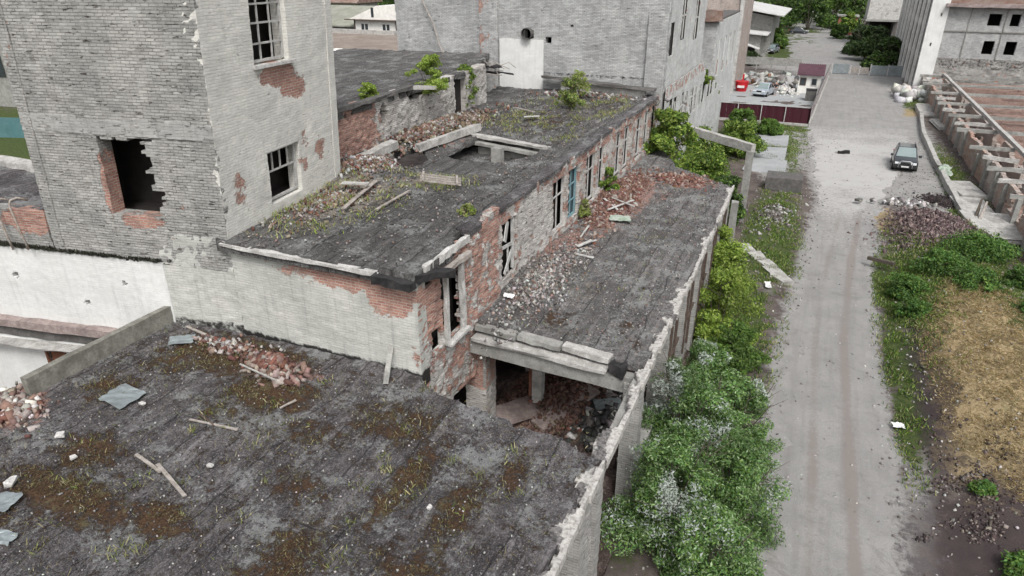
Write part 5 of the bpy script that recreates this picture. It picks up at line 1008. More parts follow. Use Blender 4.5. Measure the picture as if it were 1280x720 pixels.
# =================================================================== CARS
def lerp(a, b_, t): return a+(b_-a)*t
def car(name, label, loc, rz, paint, L=4.6, W=1.85, H=1.75, suv=True, bullbar=False):
    t = thing(name, label, 'car', (0, 0, 0)); hl = L/2; hw = W/2; gc = .28 if suv else .18; bh = .98 if suv else .88
    # body: cross sections along the length (front is -y)
    secs = [(-hl, .60, .42, .72), (-hl+.12, .88, .30, .84), (-hl+.9, .98, gc, bh-.02), (-hl+1.25, 1.0, gc, bh+.04), (0, 1.0, gc, bh+.05), (hl-.8, 1.0, gc, bh+.06), (hl-.1, .95, gc+.06, bh+.02), (hl, .8, .4, bh-.1)]
    m = MB()
    for y, wf, z0, z1 in secs:
        w2 = hw*wf
        m.v += [Vector((-w2*.94, y, z0)), Vector((-w2, y, z0+.12)), Vector((-w2*1.0, y, lerp(z0, z1, .62))), Vector((-w2*.9, y, z1)), Vector((0, y, z1+.035)), Vector((w2*.9, y, z1)), Vector((w2, y, lerp(z0, z1, .62))), Vector((w2, y, z0+.12)), Vector((w2*.94, y, z0))]
    n = 9
    for k in range(len(secs)-1):
        for i in range(n): m.f.append((k*n+i, k*n+(i+1) % n, (k+1)*n+(i+1) % n, (k+1)*n+i))
    m.f.append(tuple(range(n))); m.f.append(tuple((len(secs)-1)*n+i for i in range(n))[::-1])
    m.part('body', paint, t, bevel=.03, smooth=True)
    y0, y1, y2, y3 = (-hl+1.2, -hl+1.95, hl-.75, hl-.12) if suv else (-hl+1.15, -hl+1.9, hl-1.5, hl-.75)
    zb = bh+.02; c = MB(); bw = hw*.88; tw = hw*.72
    c.v += [Vector(p) for p in ((-bw, y0, zb), (bw, y0, zb), (bw, y3, zb), (-bw, y3, zb), (-tw, y1, H), (tw, y1, H), (tw, y2, H), (-tw, y2, H))]
    c.f += [(0, 1, 2, 3), (4, 5, 6, 7), (0, 1, 5, 4), (1, 2, 6, 5), (2, 3, 7, 6), (3, 0, 4, 7)]
    c.part('cabin', paint, t, bevel=.05, smooth=False)
    def quad(a, b_, c_, d, ins, off, nm):
        a, b_, c_, d = map(Vector, (a, b_, c_, d)); m0 = (a+b_+c_+d)/4; nn_ = (b_-a).cross(d-a).normalized()*off
        g = MB(); g.poly([p.lerp(m0, ins)+nn_ for p in (a, b_, c_, d)]); return g.part(nm, 'windscreen_sky_tint' if nm == 'windscreen' else 'glass_dark', t)
    V = c.v; quad(V[0], V[1], V[5], V[4], .1, .012, 'windscreen'); quad(V[2], V[3], V[7], V[6], .12, .012, 'rear_window')
    for s in (0, 1):
        for f0, f1 in ((.06, .5), (.54, .95)):
            a, b_, c_, d = ((V[1], V[2], V[6], V[5]), (V[3], V[0], V[4], V[7]))[s]
            p = a.lerp(b_, f0); q = a.lerp(b_, f1); r = d.lerp(c_, f1); u = d.lerp(c_, f0); quad(p, q, r, u, .12, .012, 'side_window')
    for sx in (-1, 1):
        for sy in (-hl+.85, hl-.9):
            r = .36 if suv else .31; x = sx*(hw-.11)
            w0 = MB().tube([(x-.12, sy, r), (x+.12, sy, r)], r, 18).part('wheel', 'tyre_rubber', t); MB().tube([(x-.125, sy, r), (x+.125, sy, r)], r*.62, 12).part('rim', 'rim_metal', w0)
        MB().box((sx*hw*.62-.2, -hl-.01, .66), (sx*hw*.62+.2, -hl+.2, .82)).part('headlight', 'lamp_glass', t, bevel=.02)
        MB().box((sx*hw*.8-.12, hl-.08, .72), (sx*hw*.8+.12, hl+.012, .95)).part('tail_light', 'red_plastic', t)
        MB().box((sx*(hw+.1)-.11, y0+.25, zb-.02), (sx*(hw+.1)+.11, y0+.38, zb+.16)).part('mirror', paint, t, bevel=.02)
    MB().box((-hw*.36, -hl-.012, .6), (hw*.36, -hl+.1, .8)).part('grille', 'tyre_rubber', t)
    MB().box((-.27, -hl-.05, .44), (.27, -hl-.02, .55)).part('licence_plate', 'white_paint_mark', t)
    MB().box((-hw*.93, -hl-.03, .34), (hw*.93, -hl+.2, .56)).part('bumper', 'tyre_rubber' if suv else paint, t, bevel=.04)
    if suv:
        for sx in (-1, 1): MB().bar((sx*tw*.88, y1+.1, H+.06), (sx*tw*.88, y2-.1, H+.06), .04, .04).part('roof_rail', 'tyre_rubber', t)
    if bullbar: MB().tube([(-.5, -hl-.08, .42), (-.48, -hl-.12, .85), (-.3, -hl-.12, .95), (.3, -hl-.12, .95), (.48, -hl-.12, .85), (.5, -hl-.08, .42)], .035, 6).part('bull_bar', 'rim_metal', t)
    t.location = loc; t.rotation_euler = (0, 0, rz); return t
p = (atz(1117, 213)+atz(1143, 213))/2; car('parked_car', 'black off road car parked on the right side of the road', (p.x, p.y+1.2, .02), math.radians(-3), 'car_black', 4.2, 1.85, 1.68, True, True)
p = atz(953, 122); car('parked_car', 'light silver hatchback parked inside the fenced yard', (p.x+.0, p.y+2.0, .04), math.radians(-14), 'car_silver', 4.3, 1.75, 1.5, False)
p = atz(963, 68); car('parked_car', 'grey blue car parked by the shed beyond the yard', (p.x, p.y+2.6, .02), math.radians(-12), 'car_grey', 4.5, 1.8, 1.6, True)
p = atz(998, 42); car('parked_car', 'dark green car seen sideways below the trees at the far end', (p.x, p.y, .02), math.radians(88), 'car_black', 4.6, 1.8, 1.5, False)
# =================================================================== PERSON in the yard
def skin(name, verts, edges, mat, parent, loc, sub=2):
    me = bpy.data.meshes.new(name); me.from_pydata([v[0] for v in verts], edges, []); o = bpy.data.objects.new(name, me); COL.objects.link(o)
    md = o.modifiers.new('skin', 'SKIN'); sv = me.skin_vertices[0].data if me.skin_vertices else None
    if sv is None:
        bm = bmesh.new(); bm.from_mesh(me); bm.verts.layers.skin.verify(); bm.to_mesh(me); bm.free(); sv = me.skin_vertices[0].data
    for i, v in enumerate(verts): sv[i].radius = (v[1], v[1] if len(v) < 3 else v[2])
    sv[0].use_root = True; s = o.modifiers.new('sub', 'SUBSURF'); s.levels = sub; s.render_levels = sub; me.materials.append(M(mat)); o.parent = parent; return o
mk_plain('skin_tone', (.50, .30, .22), (.45, .27, .2), 8, bump=0, dirt=0); mk_plain('black_cloth', (.02, .02, .024), (.03, .03, .033), 9, bump=.3); mk_plain('pale_cloth', (.3, .3, .31), (.24, .24, .25), 9, bump=.3); mk_plain('dark_hair', (.03, .022, .017), None, 9, bump=.3)
p = atz(966, 120); pe = thing('person', 'person in a black top and grey trousers standing at the door of the silver car', 'person', (p.x+.2, p.y+.2, .04))
B = [((0, 0, .95), .12), ((0, 0, 1.15), .11), ((0, 0, 1.38), .13), ((0, 0, 1.5), .055), ((0, -.02, 1.62), .095, .085), ((0, -.01, 1.72), .07), ((-.17, 0, 1.4), .06), ((-.24, .02, 1.13), .045), ((-.25, -.14, .93), .035), ((-.25, -.2, .86), .03), ((.17, 0, 1.4), .06), ((.25, -.05, 1.14), .045), ((.2, -.28, 1.05), .035), ((.18, -.36, 1.04), .03), ((-.09, 0, .88), .09), ((-.1, -.02, .5), .065), ((-.11, .02, .09), .045), ((-.11, -.12, .04), .04), ((.09, 0, .88), .09), ((.11, .04, .5), .065), ((.12, .06, .09), .045), ((.12, -.07, .04), .04)]
E_ = [(0, 1), (1, 2), (2, 3), (3, 4), (4, 5), (2, 6), (6, 7), (7, 8), (8, 9), (2, 10), (10, 11), (11, 12), (12, 13), (0, 14), (14, 15), (15, 16), (16, 17), (0, 18), (18, 19), (19, 20), (20, 21)]
skin('body', B, E_, 'skin_tone', pe, p)
skin('jacket', [((0, 0, .92), .14), ((0, 0, 1.15), .135), ((0, 0, 1.4), .15), ((-.18, 0, 1.41), .078), ((-.245, .02, 1.13), .062), ((-.25, -.13, .95), .05), ((.18, 0, 1.41), .078), ((.255, -.05, 1.14), .062), ((.205, -.26, 1.055), .05)], [(0, 1), (1, 2), (2, 3), (3, 4), (4, 5), (2, 6), (6, 7), (7, 8)], 'black_cloth', pe, p)
skin('trousers', [((0, 0, .93), .135), ((-.095, 0, .85), .105), ((-.1, -.02, .5), .085), ((-.11, .02, .1), .065), ((.095, 0, .85), .105), ((.11, .04, .5), .085), ((.12, .06, .1), .065)], [(0, 1), (1, 2), (2, 3), (0, 4), (4, 5), (5, 6)], 'pale_cloth', pe, p)
skin('hair', [((0, .02, 1.68), .09), ((0, .03, 1.75), .07)], [(0, 1)], 'dark_hair', pe, p)
# =================================================================== LEFT AND BACK SCENERY
lb_ = thing('panel_house', 'pale grey block with a dark window far left beyond the green field', 'building', (-95, 60, 0))
f = MB(); f.prism([(-125, 46), (-85.5, 52.5), (-93, 90), (-125, 90)], 0, 22, 'z'); f.part('wall', 'concrete', lb_)
p = aty(0, 58, 60); 
f = MB(); d_ = Vector((39.5, 6.5, 0)).normalized()
for k in range(6):
    a = Vector((-124, 46.1, 0))+d_*(4+k*6.2); n_ = Vector((d_.y, -d_.x, 0))
    for z in (3.5, 8.5, 13.5): w0 = MB(); w0.poly([a+n_*.08+Vector((0, 0, z)), a+d_*2.6+n_*.08+Vector((0, 0, z)), a+d_*2.6+n_*.08+Vector((0, 0, z+2.6)), a+n_*.08+Vector((0, 0, z+2.6))]); w0.part('window', 'glass_dark', lb_)
tf = thing('metal_fence', 'teal sheet metal fence across the green field at far left', 'fence', (-75, 43, 0))
MB().bar(Vector((-100, 33, .9)), Vector((-62, 44.5, .9)), .1, 2.0, seg=10, jit=.01).part('panel', 'teal_sheet', tf)
for k in range(8): q = Vector((-100, 33, 0)).lerp(Vector((-62, 44.5, 0)), k/7); MB().bar(q+Vector((0, -.1, 0)), q+Vector((0, -.1, 2)), .1, .1, up=(1, 0, 0)).part('post', 'post_metal', tf)
# low barn roofs and white houses between tower and tall hall
barn = thing('barn', 'low building with a wide brown weathered roof in front of the white house', 'building', (-60, 92, 0))
MB().prism([(76, 3.8), (100, 4.6), (100, 0), (76, 0)], -95, -44, 'x').part('wall', 'concrete', barn)
MB().prism([(75, 4.0), (101, 4.8), (101, 5.05), (75, 4.2)], -96, -43, 'x').part('roof', 'weathered_roof', barn)
MB().box((-96, 100.6, 4.9), (-43, 101.3, 5.7)).part('parapet', 'pale_concrete', barn)
wh = thing('white_house', 'white house with a pale gable and paired windows at the top left', 'house', (-76, 106, 0))
f = MB(); f.box((-74.5, 104, 0), (-60, 114, 6.9)); f.part('wall', 'booth_white', wh)
f = MB(); f.prism([(-75.5, 7.0), (-69.5, 9.3), (-60, 9.7), (-60, 7.0)], 103.6, 114, 'y'); f.part('gable', 'booth_white', wh)
f = MB(); f.bar((-76, 103.5, 7.05), (-60, 103.5, 7.05), .5, .15); f.part('eave', 'dark_wood', wh)
for x in (-72.3, -68.0, -63):
    o = MB().box((x-.75, 103.9, 5.1), (x+.75, 104, 6.5)).part('window', 'white_paint_mark', wh)
    for s in (-.38, .38): MB().box((x+s-.28, 103.86, 5.25), (x+s+.28, 103.9, 6.4)).part('pane', 'glass_dark', o)
MB().box((-70.6, 103.55, 7.5), (-70.1, 103.6, 9.0)).part('vent', 'glass_dark', wh)
for x in (-74.3, -66, -60.3): MB().box((x-.08, 103.8, 4), (x+.08, 103.95, 7)).part('downpipe', 'dark_wood', wh)
gh = thing('old_house', 'older house with a mossy grey roof left of the white house', 'house', (-82, 110, 0))
MB().box((-92, 105.5, 0), (-74.8, 116, 5.9)).part('wall', 'pale_concrete', gh); MB().prism([(104.8, 5.9), (116, 8.6), (127, 5.9), (127, 5.7), (104.8, 5.7)], -93, -74.6, 'x').part('roof', 'mossy_roof', gh)
o = MB().box((-80.2, 105.4, 4.1), (-77.4, 105.5, 5.4)).part('window', 'white_paint_mark', gh)
for x in (-79.5, -78.2): MB().box((x-.4, 105.33, 4.25), (x+.4, 105.4, 5.25)).part('pane', 'glass_dark', o)
bx = thing('white_shed', 'small white shed with one dark opening at the corner of the tower', 'shed', (-52, 70, 0)); MB().box((-59, 72, 0), (-54.6, 78, 5.4)).part('wall', 'booth_white', bx); MB().box((-57.2, 71.9, 3.2), (-56.5, 72, 4.6)).part('door', 'dark_void', bx)
rdh = thing('red_roof_house', 'distant house with a red roof below the forest', 'house', (-118, 160, 0)); MB().box((-128, 158, 0), (-112, 168, 7)).part('wall', 'pale_concrete', rdh); MB().prism([(157, 7), (163, 10.5), (169, 7), (169, 6.8), (157, 6.8)], -129, -111, 'x').part('roof', 'rusty_edge', rdh)
# =================================================================== TREES, SHRUBS
def tree(name, label, base, h, r, n, ls, cols, group=None, low=.2, nclump=40, cat='tree'):
    return shrub(name, label, cat, base, r, h, n, ls, cols, nclump=nclump, group=group, stems=4, trunk=.16, low=low, crownname='crown')
# big bushes beside the hall: several plants
big = [((-1.6, 15.0, 0), 1.9, 3.9, 'tall silvery green bush against the hall, nearest the camera and cut by the frame edge'), ((.0, 16.6, 0), 1.7, 3.1, 'broad silvery green bush spreading to the gravel road'), ((-1.8, 18.4, 0), 1.7, 4.3, 'silver leaved bush beside the opening between the two roofs'), ((-.3, 20.0, 0), 1.5, 3.0, 'silvery bush at the road edge behind the broad one'), ((-1.6, 21.8, 0), 1.3, 2.9, 'white tipped bush under the annex eave'), ((-.4, 14.0, 0), 1.6, 2.6, 'low green bush at the bottom edge beside the road')]
for k, (b_, r, h, lb) in enumerate(big): shrub('silver_bush', lb, 'bush', (b_[0]-.2, b_[1], b_[2]), r*.92, h*1.06, 27000, .042, SAGE+SAGE+GREEN+DARKG[:1], nclump=75, silver=1.6 if k not in (5,) else .15, group='silvery bushes beside the hall', stems=9, trunk=.035, low=.06, seed=20+k, asp=.38)
for k, (px, py, z, r, h, lb) in enumerate(((905, 400, 0, 1.35, 3.2, 'yellow green bush under the annex eave, nearest of its row'), (908, 352, 0, 1.3, 3.0, 'bright lime bush in the middle of the row beside the annex'), (896, 335, 0, 1.1, 3.4, 'lime bush leaning on the annex wall, farthest of its row'), (925, 430, 0, 1.0, 1.7, 'low green bush between lime bush and road'))):
    p = atz(px, py+35, z); shrub('lime_bush', lb, 'bush', (p.x-.4, p.y, 0), r*1.3, h*1.2, 17000, .055, LIME+LIME[:2]+GREEN[3:] if k < 3 else GREEN, nclump=60, group='lime green bushes beside the annex', stems=7, low=.08, seed=40+k)
# vegetation beyond the annex
for k, (x, y, z, r, h, c_, lb) in enumerate(((-7.3, 40.2, 3.4, 1.9, 4.4, LIME+LIME+GREEN, 'big lime bush standing at the far end of the annex roof'), (-5.8, 45.2, 0, 2.5, 4.4, GREEN+LIME, 'green bush inside the freestanding concrete frame'), (-4.2, 43.0, 0, 1.5, 3.4, DARKG+GREEN, 'dark green bush below the concrete beam'), (-7.0, 52, 0, 2.0, 4.4, LIME+GREEN, 'light green bush against the pale hall behind the frame'), (-5.4, 62, 0, 2.2, 3.2, LIME+GREEN, 'wide low bush between hall and yard fence'), (-6.0, 70, 0, 1.8, 2.8, GREEN, 'dark bush just outside the maroon fence'), (-3.5, 72, 0, 1.3, 1.6, GREEN, 'small bush at the middle of the maroon fence'))):
    shrub('bush', lb, 'bush', (x, y, z), r, h, 17000, .085, c_, nclump=70, group='bushes behind the annex', low=.05, seed=60+k)
for k, (x, y, z, r, h, n, c_, lb) in enumerate(((-8.2, 30.8, 5.2, .55, 1.3, 3500, GREEN+LIME, 'small round green bush on the annex roof against the brick side wall'), (-8.3, 27.0, 5.2, .4, .8, 1200, LIME+DRY, 'thin yellow green plant on the annex roof beside the teal window'), (-17.0, 29.2, 9.5, 1.0, 1.9, 5000, LIME, 'rounded lime bush on top of the flaking brick wall'), (-17.2, 24.6, 9.95, .5, .75, 1500, LIME, 'small lime plant at the edge of the upper roof, nearest the tower'), (-17.6, 34.2, 8.0, .9, 2.3, 4500, GREEN+LIME, 'tall green bush in the gap at the end of the flaking wall'), (-12.1, 36.0, 8.0, .85, 1.8, 2600, LIME+GREEN+DRY, 'airy green bush growing on the middle roof'), (-12.6, 39.0, 8.4, .8, 1.3, 1300, LIME+DRY, 'sparse yellowish bush on the ledge of the tall hall'), (-9.2, 17.8, 8.0, .32, .45, 500, LIME+DRY, 'grassy green tuft at the brick edge of the middle roof'), (-8.1, 57.5, 6.6, .5, 1.2, 700, LIME+GREEN, 'small plant growing from the top of the pale side wall'), (-9.2, 66.5, 4.4, 1.3, 1.6, 2500, DRY+GREEN, 'dry grassy bush on the low wing roof'))):
    shrub('roof_bush', lb, 'bush', (x, y, z), r, h, int(n*1.8), .045 if y < 50 else .09, c_, nclump=42, group='bushes growing on the ruins', stems=4, trunk=.018, low=.1, seed=80+k)
# right side plants
for k, (x, y, r, h, n, lb) in enumerate(((5.9, 36.0, .95, 1.1, 4500, 'leafy weed clump nearest the road edge, left of the straw'), (7.6, 38.6, 1.2, 1.2, 5500, 'big weed clump at the top of the straw heap'), (9.7, 41.5, 1.5, 1.2, 6500, 'broad weed clump between bark heap and slab'), (11.2, 38.0, 1.0, 1.2, 5000, 'weed clump right of the straw beside the logs'), (6.0, 33.2, .8, .9, 3000, 'low weed clump left of the straw heap'), (11.0, 34.2, .8, 1.0, 3000, 'weed clump at the right edge of the straw heap'), (6.8, 20.6, .35, .45, 900, 'small single weed on the dark soil'), (7.4, 17.6, .55, .6, 1500, 'weed clump at the bottom right corner'), (8.9, 36.5, 1.0, .9, 3500, 'weed clump behind the straw heap'))):
    shrub('weed_clump', lb, 'weed', (x, y, hgt(np.array(x), np.array(y)).item()), r*1.2, h*.8, int(n*1.7), .055, GREEN+[(.05, .12, .03), (.09, .19, .05)], nclump=60, group='green weeds on the right bank', stems=5, trunk=.012, low=.0, seed=100+k)
# background trees
bgt = [(8.0, 142, 4.2, 6.2, DARKG, 'dark tree beside the white pilasters, nearest the gate'), (10.2, 134, 3.0, 4.6, DARKG+GREEN[:1], 'low dark tree at the right of the back yard'), (6.5, 152, 3.2, 5.2, DARKG, 'dark tree left of the passage'), (8.5, 128, 2.2, 2.6, DARKG+GREEN, 'small bush behind the blue grey fence'), (-4.5, 212, 6, 11, GREEN+DARKG, 'broad green tree behind the green car'), (-11, 200, 6, 10, DARKG+GREEN, 'dark tree behind the shed'), (1.5, 222, 6, 12, GREEN, 'bright green tree at the top centre right'), (6, 215, 5, 9, GREEN+DARKG, 'tree beside the overgrown hut'), (4.8, 196, 2.6, 5.5, LIME+GREEN, 'yellowish bush covering the hut'), (13, 225, 7, 12, DARKG, 'tree behind the white block'), (-8.8, 158, 2.2, 4.0, GREEN, 'bush beside the grey blue car'), (-10.8, 128, 1.8, 2.2, DARKG, 'dark bush in front of the shed porch'), (3.2, 186, 2.5, 3.0, DARKG+GREEN, 'low bush at the end of the back yard'), (6.8, 172, 2.0, 3, DARKG, 'dark bush left of the passage mouth'), (-110, 175, 9, 13, DARKG+GREEN, 'tree left of the red roofed house'), (-98, 185, 9, 14, DARKG, 'dark tree behind the white house'), (-125, 190, 9, 13, GREEN+DARKG, 'tree above the mossy roof'), (-86, 150, 5, 10.5, DARKG, 'dark tree between the old and white house'), (-140, 200, 10, 13, DARKG, 'tree at the left edge behind the tower'), (-105, 215, 9, 15, DARKG+GREEN, 'tall tree at the back of the far forest')]
for k, (x, y, r, h, c_, lb) in enumerate(bgt): tree('tree' if h > 3.5 else 'bush', lb, (x, y, 0), h, r, 6500 if h > 3.5 else 3500, .26 if y > 150 else .2, c_, 'trees in the background', low=.04, nclump=46, cat='tree' if h > 3.5 else 'bush')
P = []; 
for k in range(60): P.append((random.uniform(-200, -60), random.uniform(215, 300), random.uniform(4, 9)))
for k in range(50): P.append((random.uniform(-50, 60), random.uniform(225, 290), random.uniform(3, 8)))
P = np.array(P); o = leafcloud('forest', P, np.full(len(P), 7.0), 42000, .55, DARKG+GREEN, None, flat=.9); tag(o, 'dense green forest far behind the factory', 'forest', kind='stuff')
# =================================================================== GRASS AND GROUND COVER (stuff)
def scatter(n, x0, x1, y0, y1, dens): 
    x = rng.uniform(x0, x1, n); y = rng.uniform(y0, y1, n); k = rng.random(n) < dens(x, y); return x[k], y[k]
def gd(x, y):
    g = 0*x
    for a in ((.9, -1.0, 46, 1.2, 8), (.8, -.2, 39, 1.0, 5), (.9, -1.2, 30, 1.4, 7), (1, 6.0, 36.5, 1.5, 6.5), (1, 9, 40.5, 3.2, 4.5), (.9, 5.1, 28.5, .5, 5), (.7, 5.2, 24, .5, 3), (.9, 11.3, 57, .9, 12), (.8, 9.8, 100, 2.6, 6), (.9, -4.5, 70, 4, 7), (.6, -1.2, 65, .7, 6), (.8, 10.7, 50, .9, 2.5), (.9, -3, 76.5, 4, 1.2), (.7, 11.2, 35, .9, 6)): g = np.maximum(g, a[0]*blob(x, y, *a[1:], .6))
    return g*(fbm(x*1.3, y*1.3, 300) > .45)*(np.abs(x-roadc(y)) > roadw(y)*1.03)
x, y = scatter(700000, -8, 13, 14, 105, gd); blades('grass', np.stack([x, y, hgt(x, y)], 1), .17, .019, GREEN+GREEN+LIME[:2]+DRY+[(.05, .08, .025)], None, 'patchy green and yellow grass along both sides of the road', 'grass')
def md(x, y): return np.clip(hmask(x+20, y+2)[0]-.36, 0, 1)*1.8*(fbm(x*2, y*2, 301) > .42)
x, y = scatter(110000, -17, -3.2, 3, 13, md)
blades('roof_moss', np.stack([x, y, 5.03+rdisp(60)(x+20, y+2)], 1), .06, .007, [(.035, .022, .014), (.06, .04, .022), (.12, .10, .05), (.16, .15, .07), (.22, .18, .10)], None, 'brown and yellow moss mats on the nearest dark roof', 'moss', lean=1.2)
tc = [atz(px, py, 5) for px, py in ((98, 605), (240, 540), (265, 520), (290, 495), (450, 610), (565, 580), (640, 570), (480, 575), (410, 480), (215, 455), (100, 560), (50, 690), (145, 690), (180, 600), (230, 605), (325, 555), (505, 540), (485, 590), (600, 600), (530, 490), (565, 660), (170, 690), (305, 650), (420, 700), (370, 530), (440, 655), (640, 620), (520, 620), (330, 600), (345, 505))]
P = []; 
for p in tc:
    m_ = random.randint(14, 45); s_ = random.uniform(.06, .22); P += [(p.x+random.gauss(0, s_), p.y+random.gauss(0, s_), 5.03) for _ in range(m_)]
blades('roof_grass', P, .17, .011, [(.14, .17, .05), (.10, .13, .04)]+DRY, None, 'thin grass tufts sprouting from the nearest dark roof', 'grass', lean=.5)
x, y = scatter(16000, -17, -3.2, 3, 13, lambda x, y: md(x, y)*(fbm(x*3, y*3, 311) > .55)*.9+.02)
blades('roof_grass', np.stack([x, y, 5.03+rdisp(60)(x+20, y+2)], 1), .15, .006, DRY+[(.16, .17, .06), (.30, .26, .15)], None, 'fuzzy dry grass growing out of the moss on the nearest dark roof', 'grass', lean=.6)
def ad(x, y): return np.clip(np.maximum(bmask(x+19, y-13.2)[0]-.33, .35*bmask(x+19, y-13.2)[2])*1.6, 0, 1)*(fbm(x*1.4, y*1.4, 302) > .5)
x, y = scatter(80000, -17, -9, 13.6, 41.5, ad); k = ~(inpoly(x, y, hole1) | inpoly(x, y, hole2)); x = x[k]; y = y[k]
blades('roof_grass', np.stack([x, y, 8.0+bdisp(x+19, y-13.2)], 1), .18, .014, DRY+DRY+LIME[:2], None, 'dry yellow grass on the middle roof', 'grass', lean=.6)
x = rng.uniform(-8.3, -3.6, 3500); y = rng.uniform(17, 36, 3500); k = fbm(x*1.5, y*1.5, 303) > .58
blades('roof_grass', np.stack([x[k], y[k], 5.04+0*x[k]], 1), .1, .012, DRY+LIME[:1]+[(.12, .07, .03)], None, 'short dry grass on the annex roof', 'grass', lean=.8)
# =================================================================== RUBBLE (stuff)
def heap(name, cx, cy, rx, ry, z, h, n, size, cols, label, rot=0, cat='rubble', jit=.16):
    a = rng.uniform(0, 6.28, n); r = np.minimum(np.abs(rng.normal(size=n))*.55+.05, 1.6)*(.7+.5*vn(a*1.2, a*0+cx, 5)); x = np.cos(a)*r*rx; y = np.sin(a)*r*ry; hh = h*np.clip(1-r**1.5, 0, 1)*rng.random(n)
    X = cx+x*math.cos(rot)-y*math.sin(rot); Y = cy+x*math.sin(rot)+y*math.cos(rot); z = z(X, Y) if callable(z) else z
    return chunks(name, np.stack([X, Y, z+hh], 1), np.array(size)*rng.uniform(.7, 1.25, (n, 3))*np.clip(np.exp(rng.normal(size=(n, 1))*.4-.2), .3, 1.45), pal(n, cols), None, jit, label=label, cat=cat)
BS = (.24, .12, .08)
heap('brick_heap', -12.2, 12.0, .95, .45, 5.05, .4, 380, BS, BRICKC, 'heap of red and pink bricks on the nearest roof against the grey wall', -.15)
heap('brick_rubble', -16.9, 7.9, 1.1, .7, 5.05, .15, 260, (.2, .14, .1), BRICKC[3:]*2+BRICKC+[(.6, .58, .55)], 'pale brick rubble at the left edge of the nearest roof')
heap('brick_rubble', -18.4, 8.9, .9, 1.0, 4.2, .4, 300, (.25, .16, .1), BRICKC+BRICKC[3:], 'red and white rubble beyond the end of the concrete parapet')
heap('rubble', -14.3, 12.5, 1.6, .45, 5.05, .1, 380, (.12, .09, .06), BRICKC+GREYC+[(.08, .05, .04)]*3, 'small brown rubble in the roof corner under the grey wall')
heap('rubble', -7.7, 30.8, .95, 4.4, lambda X, Y: 5+adisp(X+8.6, Y-16), .25, 4200, (.16, .10, .07), BRICKC+BRICKC[:3]+[(.13, .08, .065)]*3, 'long drift of broken red bricks on the annex roof along the side wall')
heap('rubble', -5.6, 35.0, 1.5, 1.2, lambda X, Y: 5+adisp(X+8.6, Y-16), .12, 700, (.2, .12, .08), BRICKC[:4], 'broken red bricks at the far end of the annex roof')
heap('rubble', -7.5, 20.4, .85, 3.8, lambda X, Y: 5.02+adisp(X+8.6, Y-16), .08, 2400, (.09, .07, .04), BRICKC[3:]+GREYC+GREYC+[(.12, .11, .105)]*5, 'pale plaster and brick chips on the near half of the annex roof')
heap('rubble', -15.8, 28.4, 1.0, 5.2, lambda X, Y: 8+bdisp(X+19, Y-13.2), .25, 2600, (.15, .10, .07), BRICKC+GREYC+[(.14, .11, .08)]*6, 'brick rubble heaped along the foot of the flaking wall')
heap('rubble', -15.3, 21.0, .9, 1.6, lambda X, Y: 8+bdisp(X+19, Y-13.2), .15, 1100, (.13, .09, .06), BRICKC+GREYC+[(.14, .11, .08)]*3, 'pinkish rubble behind the corner of the tower')
heap('rubble', -14.1, 17.5, 1.4, 2.6, lambda X, Y: 8+bdisp(X+19, Y-13.2), .04, 900, (.09, .07, .04), BRICKC+GREYC+[(.2, .17, .13)]*3, 'small pale chips on the middle roof below the tower')
heap('rubble', -6.6, 20.3, 2.0, 2.8, lambda X, Y: .3+.55*blob(X, Y, -6.2, 21.2, 1.8, 2.6, .7), .3, 1600, (.15, .11, .07), BRICKC[:3]+[(.13, .085, .07)]*6, 'reddish rubble mound inside the opening')
heap('rubble', -4.7, 19.8, 1.5, 2.6, .5, .4, 700, (.3, .2, .1), GREYC+[(.05, .05, .05)]*6, 'dark scrap and grey rubble under the edge beam')
heap('bark_heap', 8.2, 46.0, 3.0, 5.0, lambda X, Y: hgt(X, Y)-.05, .25, 5200, (.30, .10, .05), [(.12, .085, .085), (.17, .125, .12), (.09, .065, .065), (.24, .19, .18), (.06, .045, .045)], 'brown heap of bark and wood scraps on the right bank', cat='heap')
heap('rubble', 7.7, 51.0, 1.6, 1.6, 0.05, .15, 300, (.3, .2, .12), GREYC+BRICKC[3:], 'pale rubble strewn above the bark heap')
heap('soil_heap', 9.5, 53.8, 1.3, 2.2, 0, .3, 900, (.16, .12, .08), [(.035, .028, .028), (.05, .04, .04)], 'dark soil heap beside the kerb', cat='heap')
heap('rubble', 7.2, 46.9+5, 2.2, .7, .3, .2, 160, (.32, .22, .12), GREYC+[(.55, .55, .54)], 'white rubble between soil heap and bark heap')
heap('rubble', -1.0, 46.5, 1.3, 3.5, lambda X, Y: hgt(X, Y), .1, 450, (.18, .12, .08), GREYC+[(.1, .09, .08)]*4, 'scattered stones and soil below the dark block')
heap('yard_scrap', -6.2, 108, 4.2, 6.5, 0, .7, 330, (.9, .6, .35), GREYC+[(.36, .36, .35)]*4+[(.10, .10, .10)]*2+[(.22, .12, .08)], 'heap of scrap and pale sacks at the back of the yard', cat='heap')
heap('gravel_heap', -4.0, 99.5, 2.0, 2.4, 0, .8, 500, (.3, .3, .2), [(.45, .45, .44), (.5, .5, .48)], 'pale gravel heap left of the guard booth', cat='heap')
heap('ledge_debris', -12.5, 40.6, 3.5, .9, 8.0, .15, 500, (.22, .14, .08), GREYC+[(.1, .09, .08)]*3+BRICKC[:2], 'debris at the foot of the tall hall on the middle roof')
n = 4500; x = rng.uniform(-17, -3.2, n); y = rng.uniform(3, 13, n); k = ~hhole(x+20, y+2); x = x[k]; y = y[k]
chunks('roof_grit', np.stack([x, y, 5.02+rdisp(60)(x+20, y+2)], 1), rng.uniform(.012, .04, (len(x), 3)), pal(len(x), GREYC+[(.09, .085, .09)]*8), None, label='grit and small chips on the nearest dark roof', cat='grit')
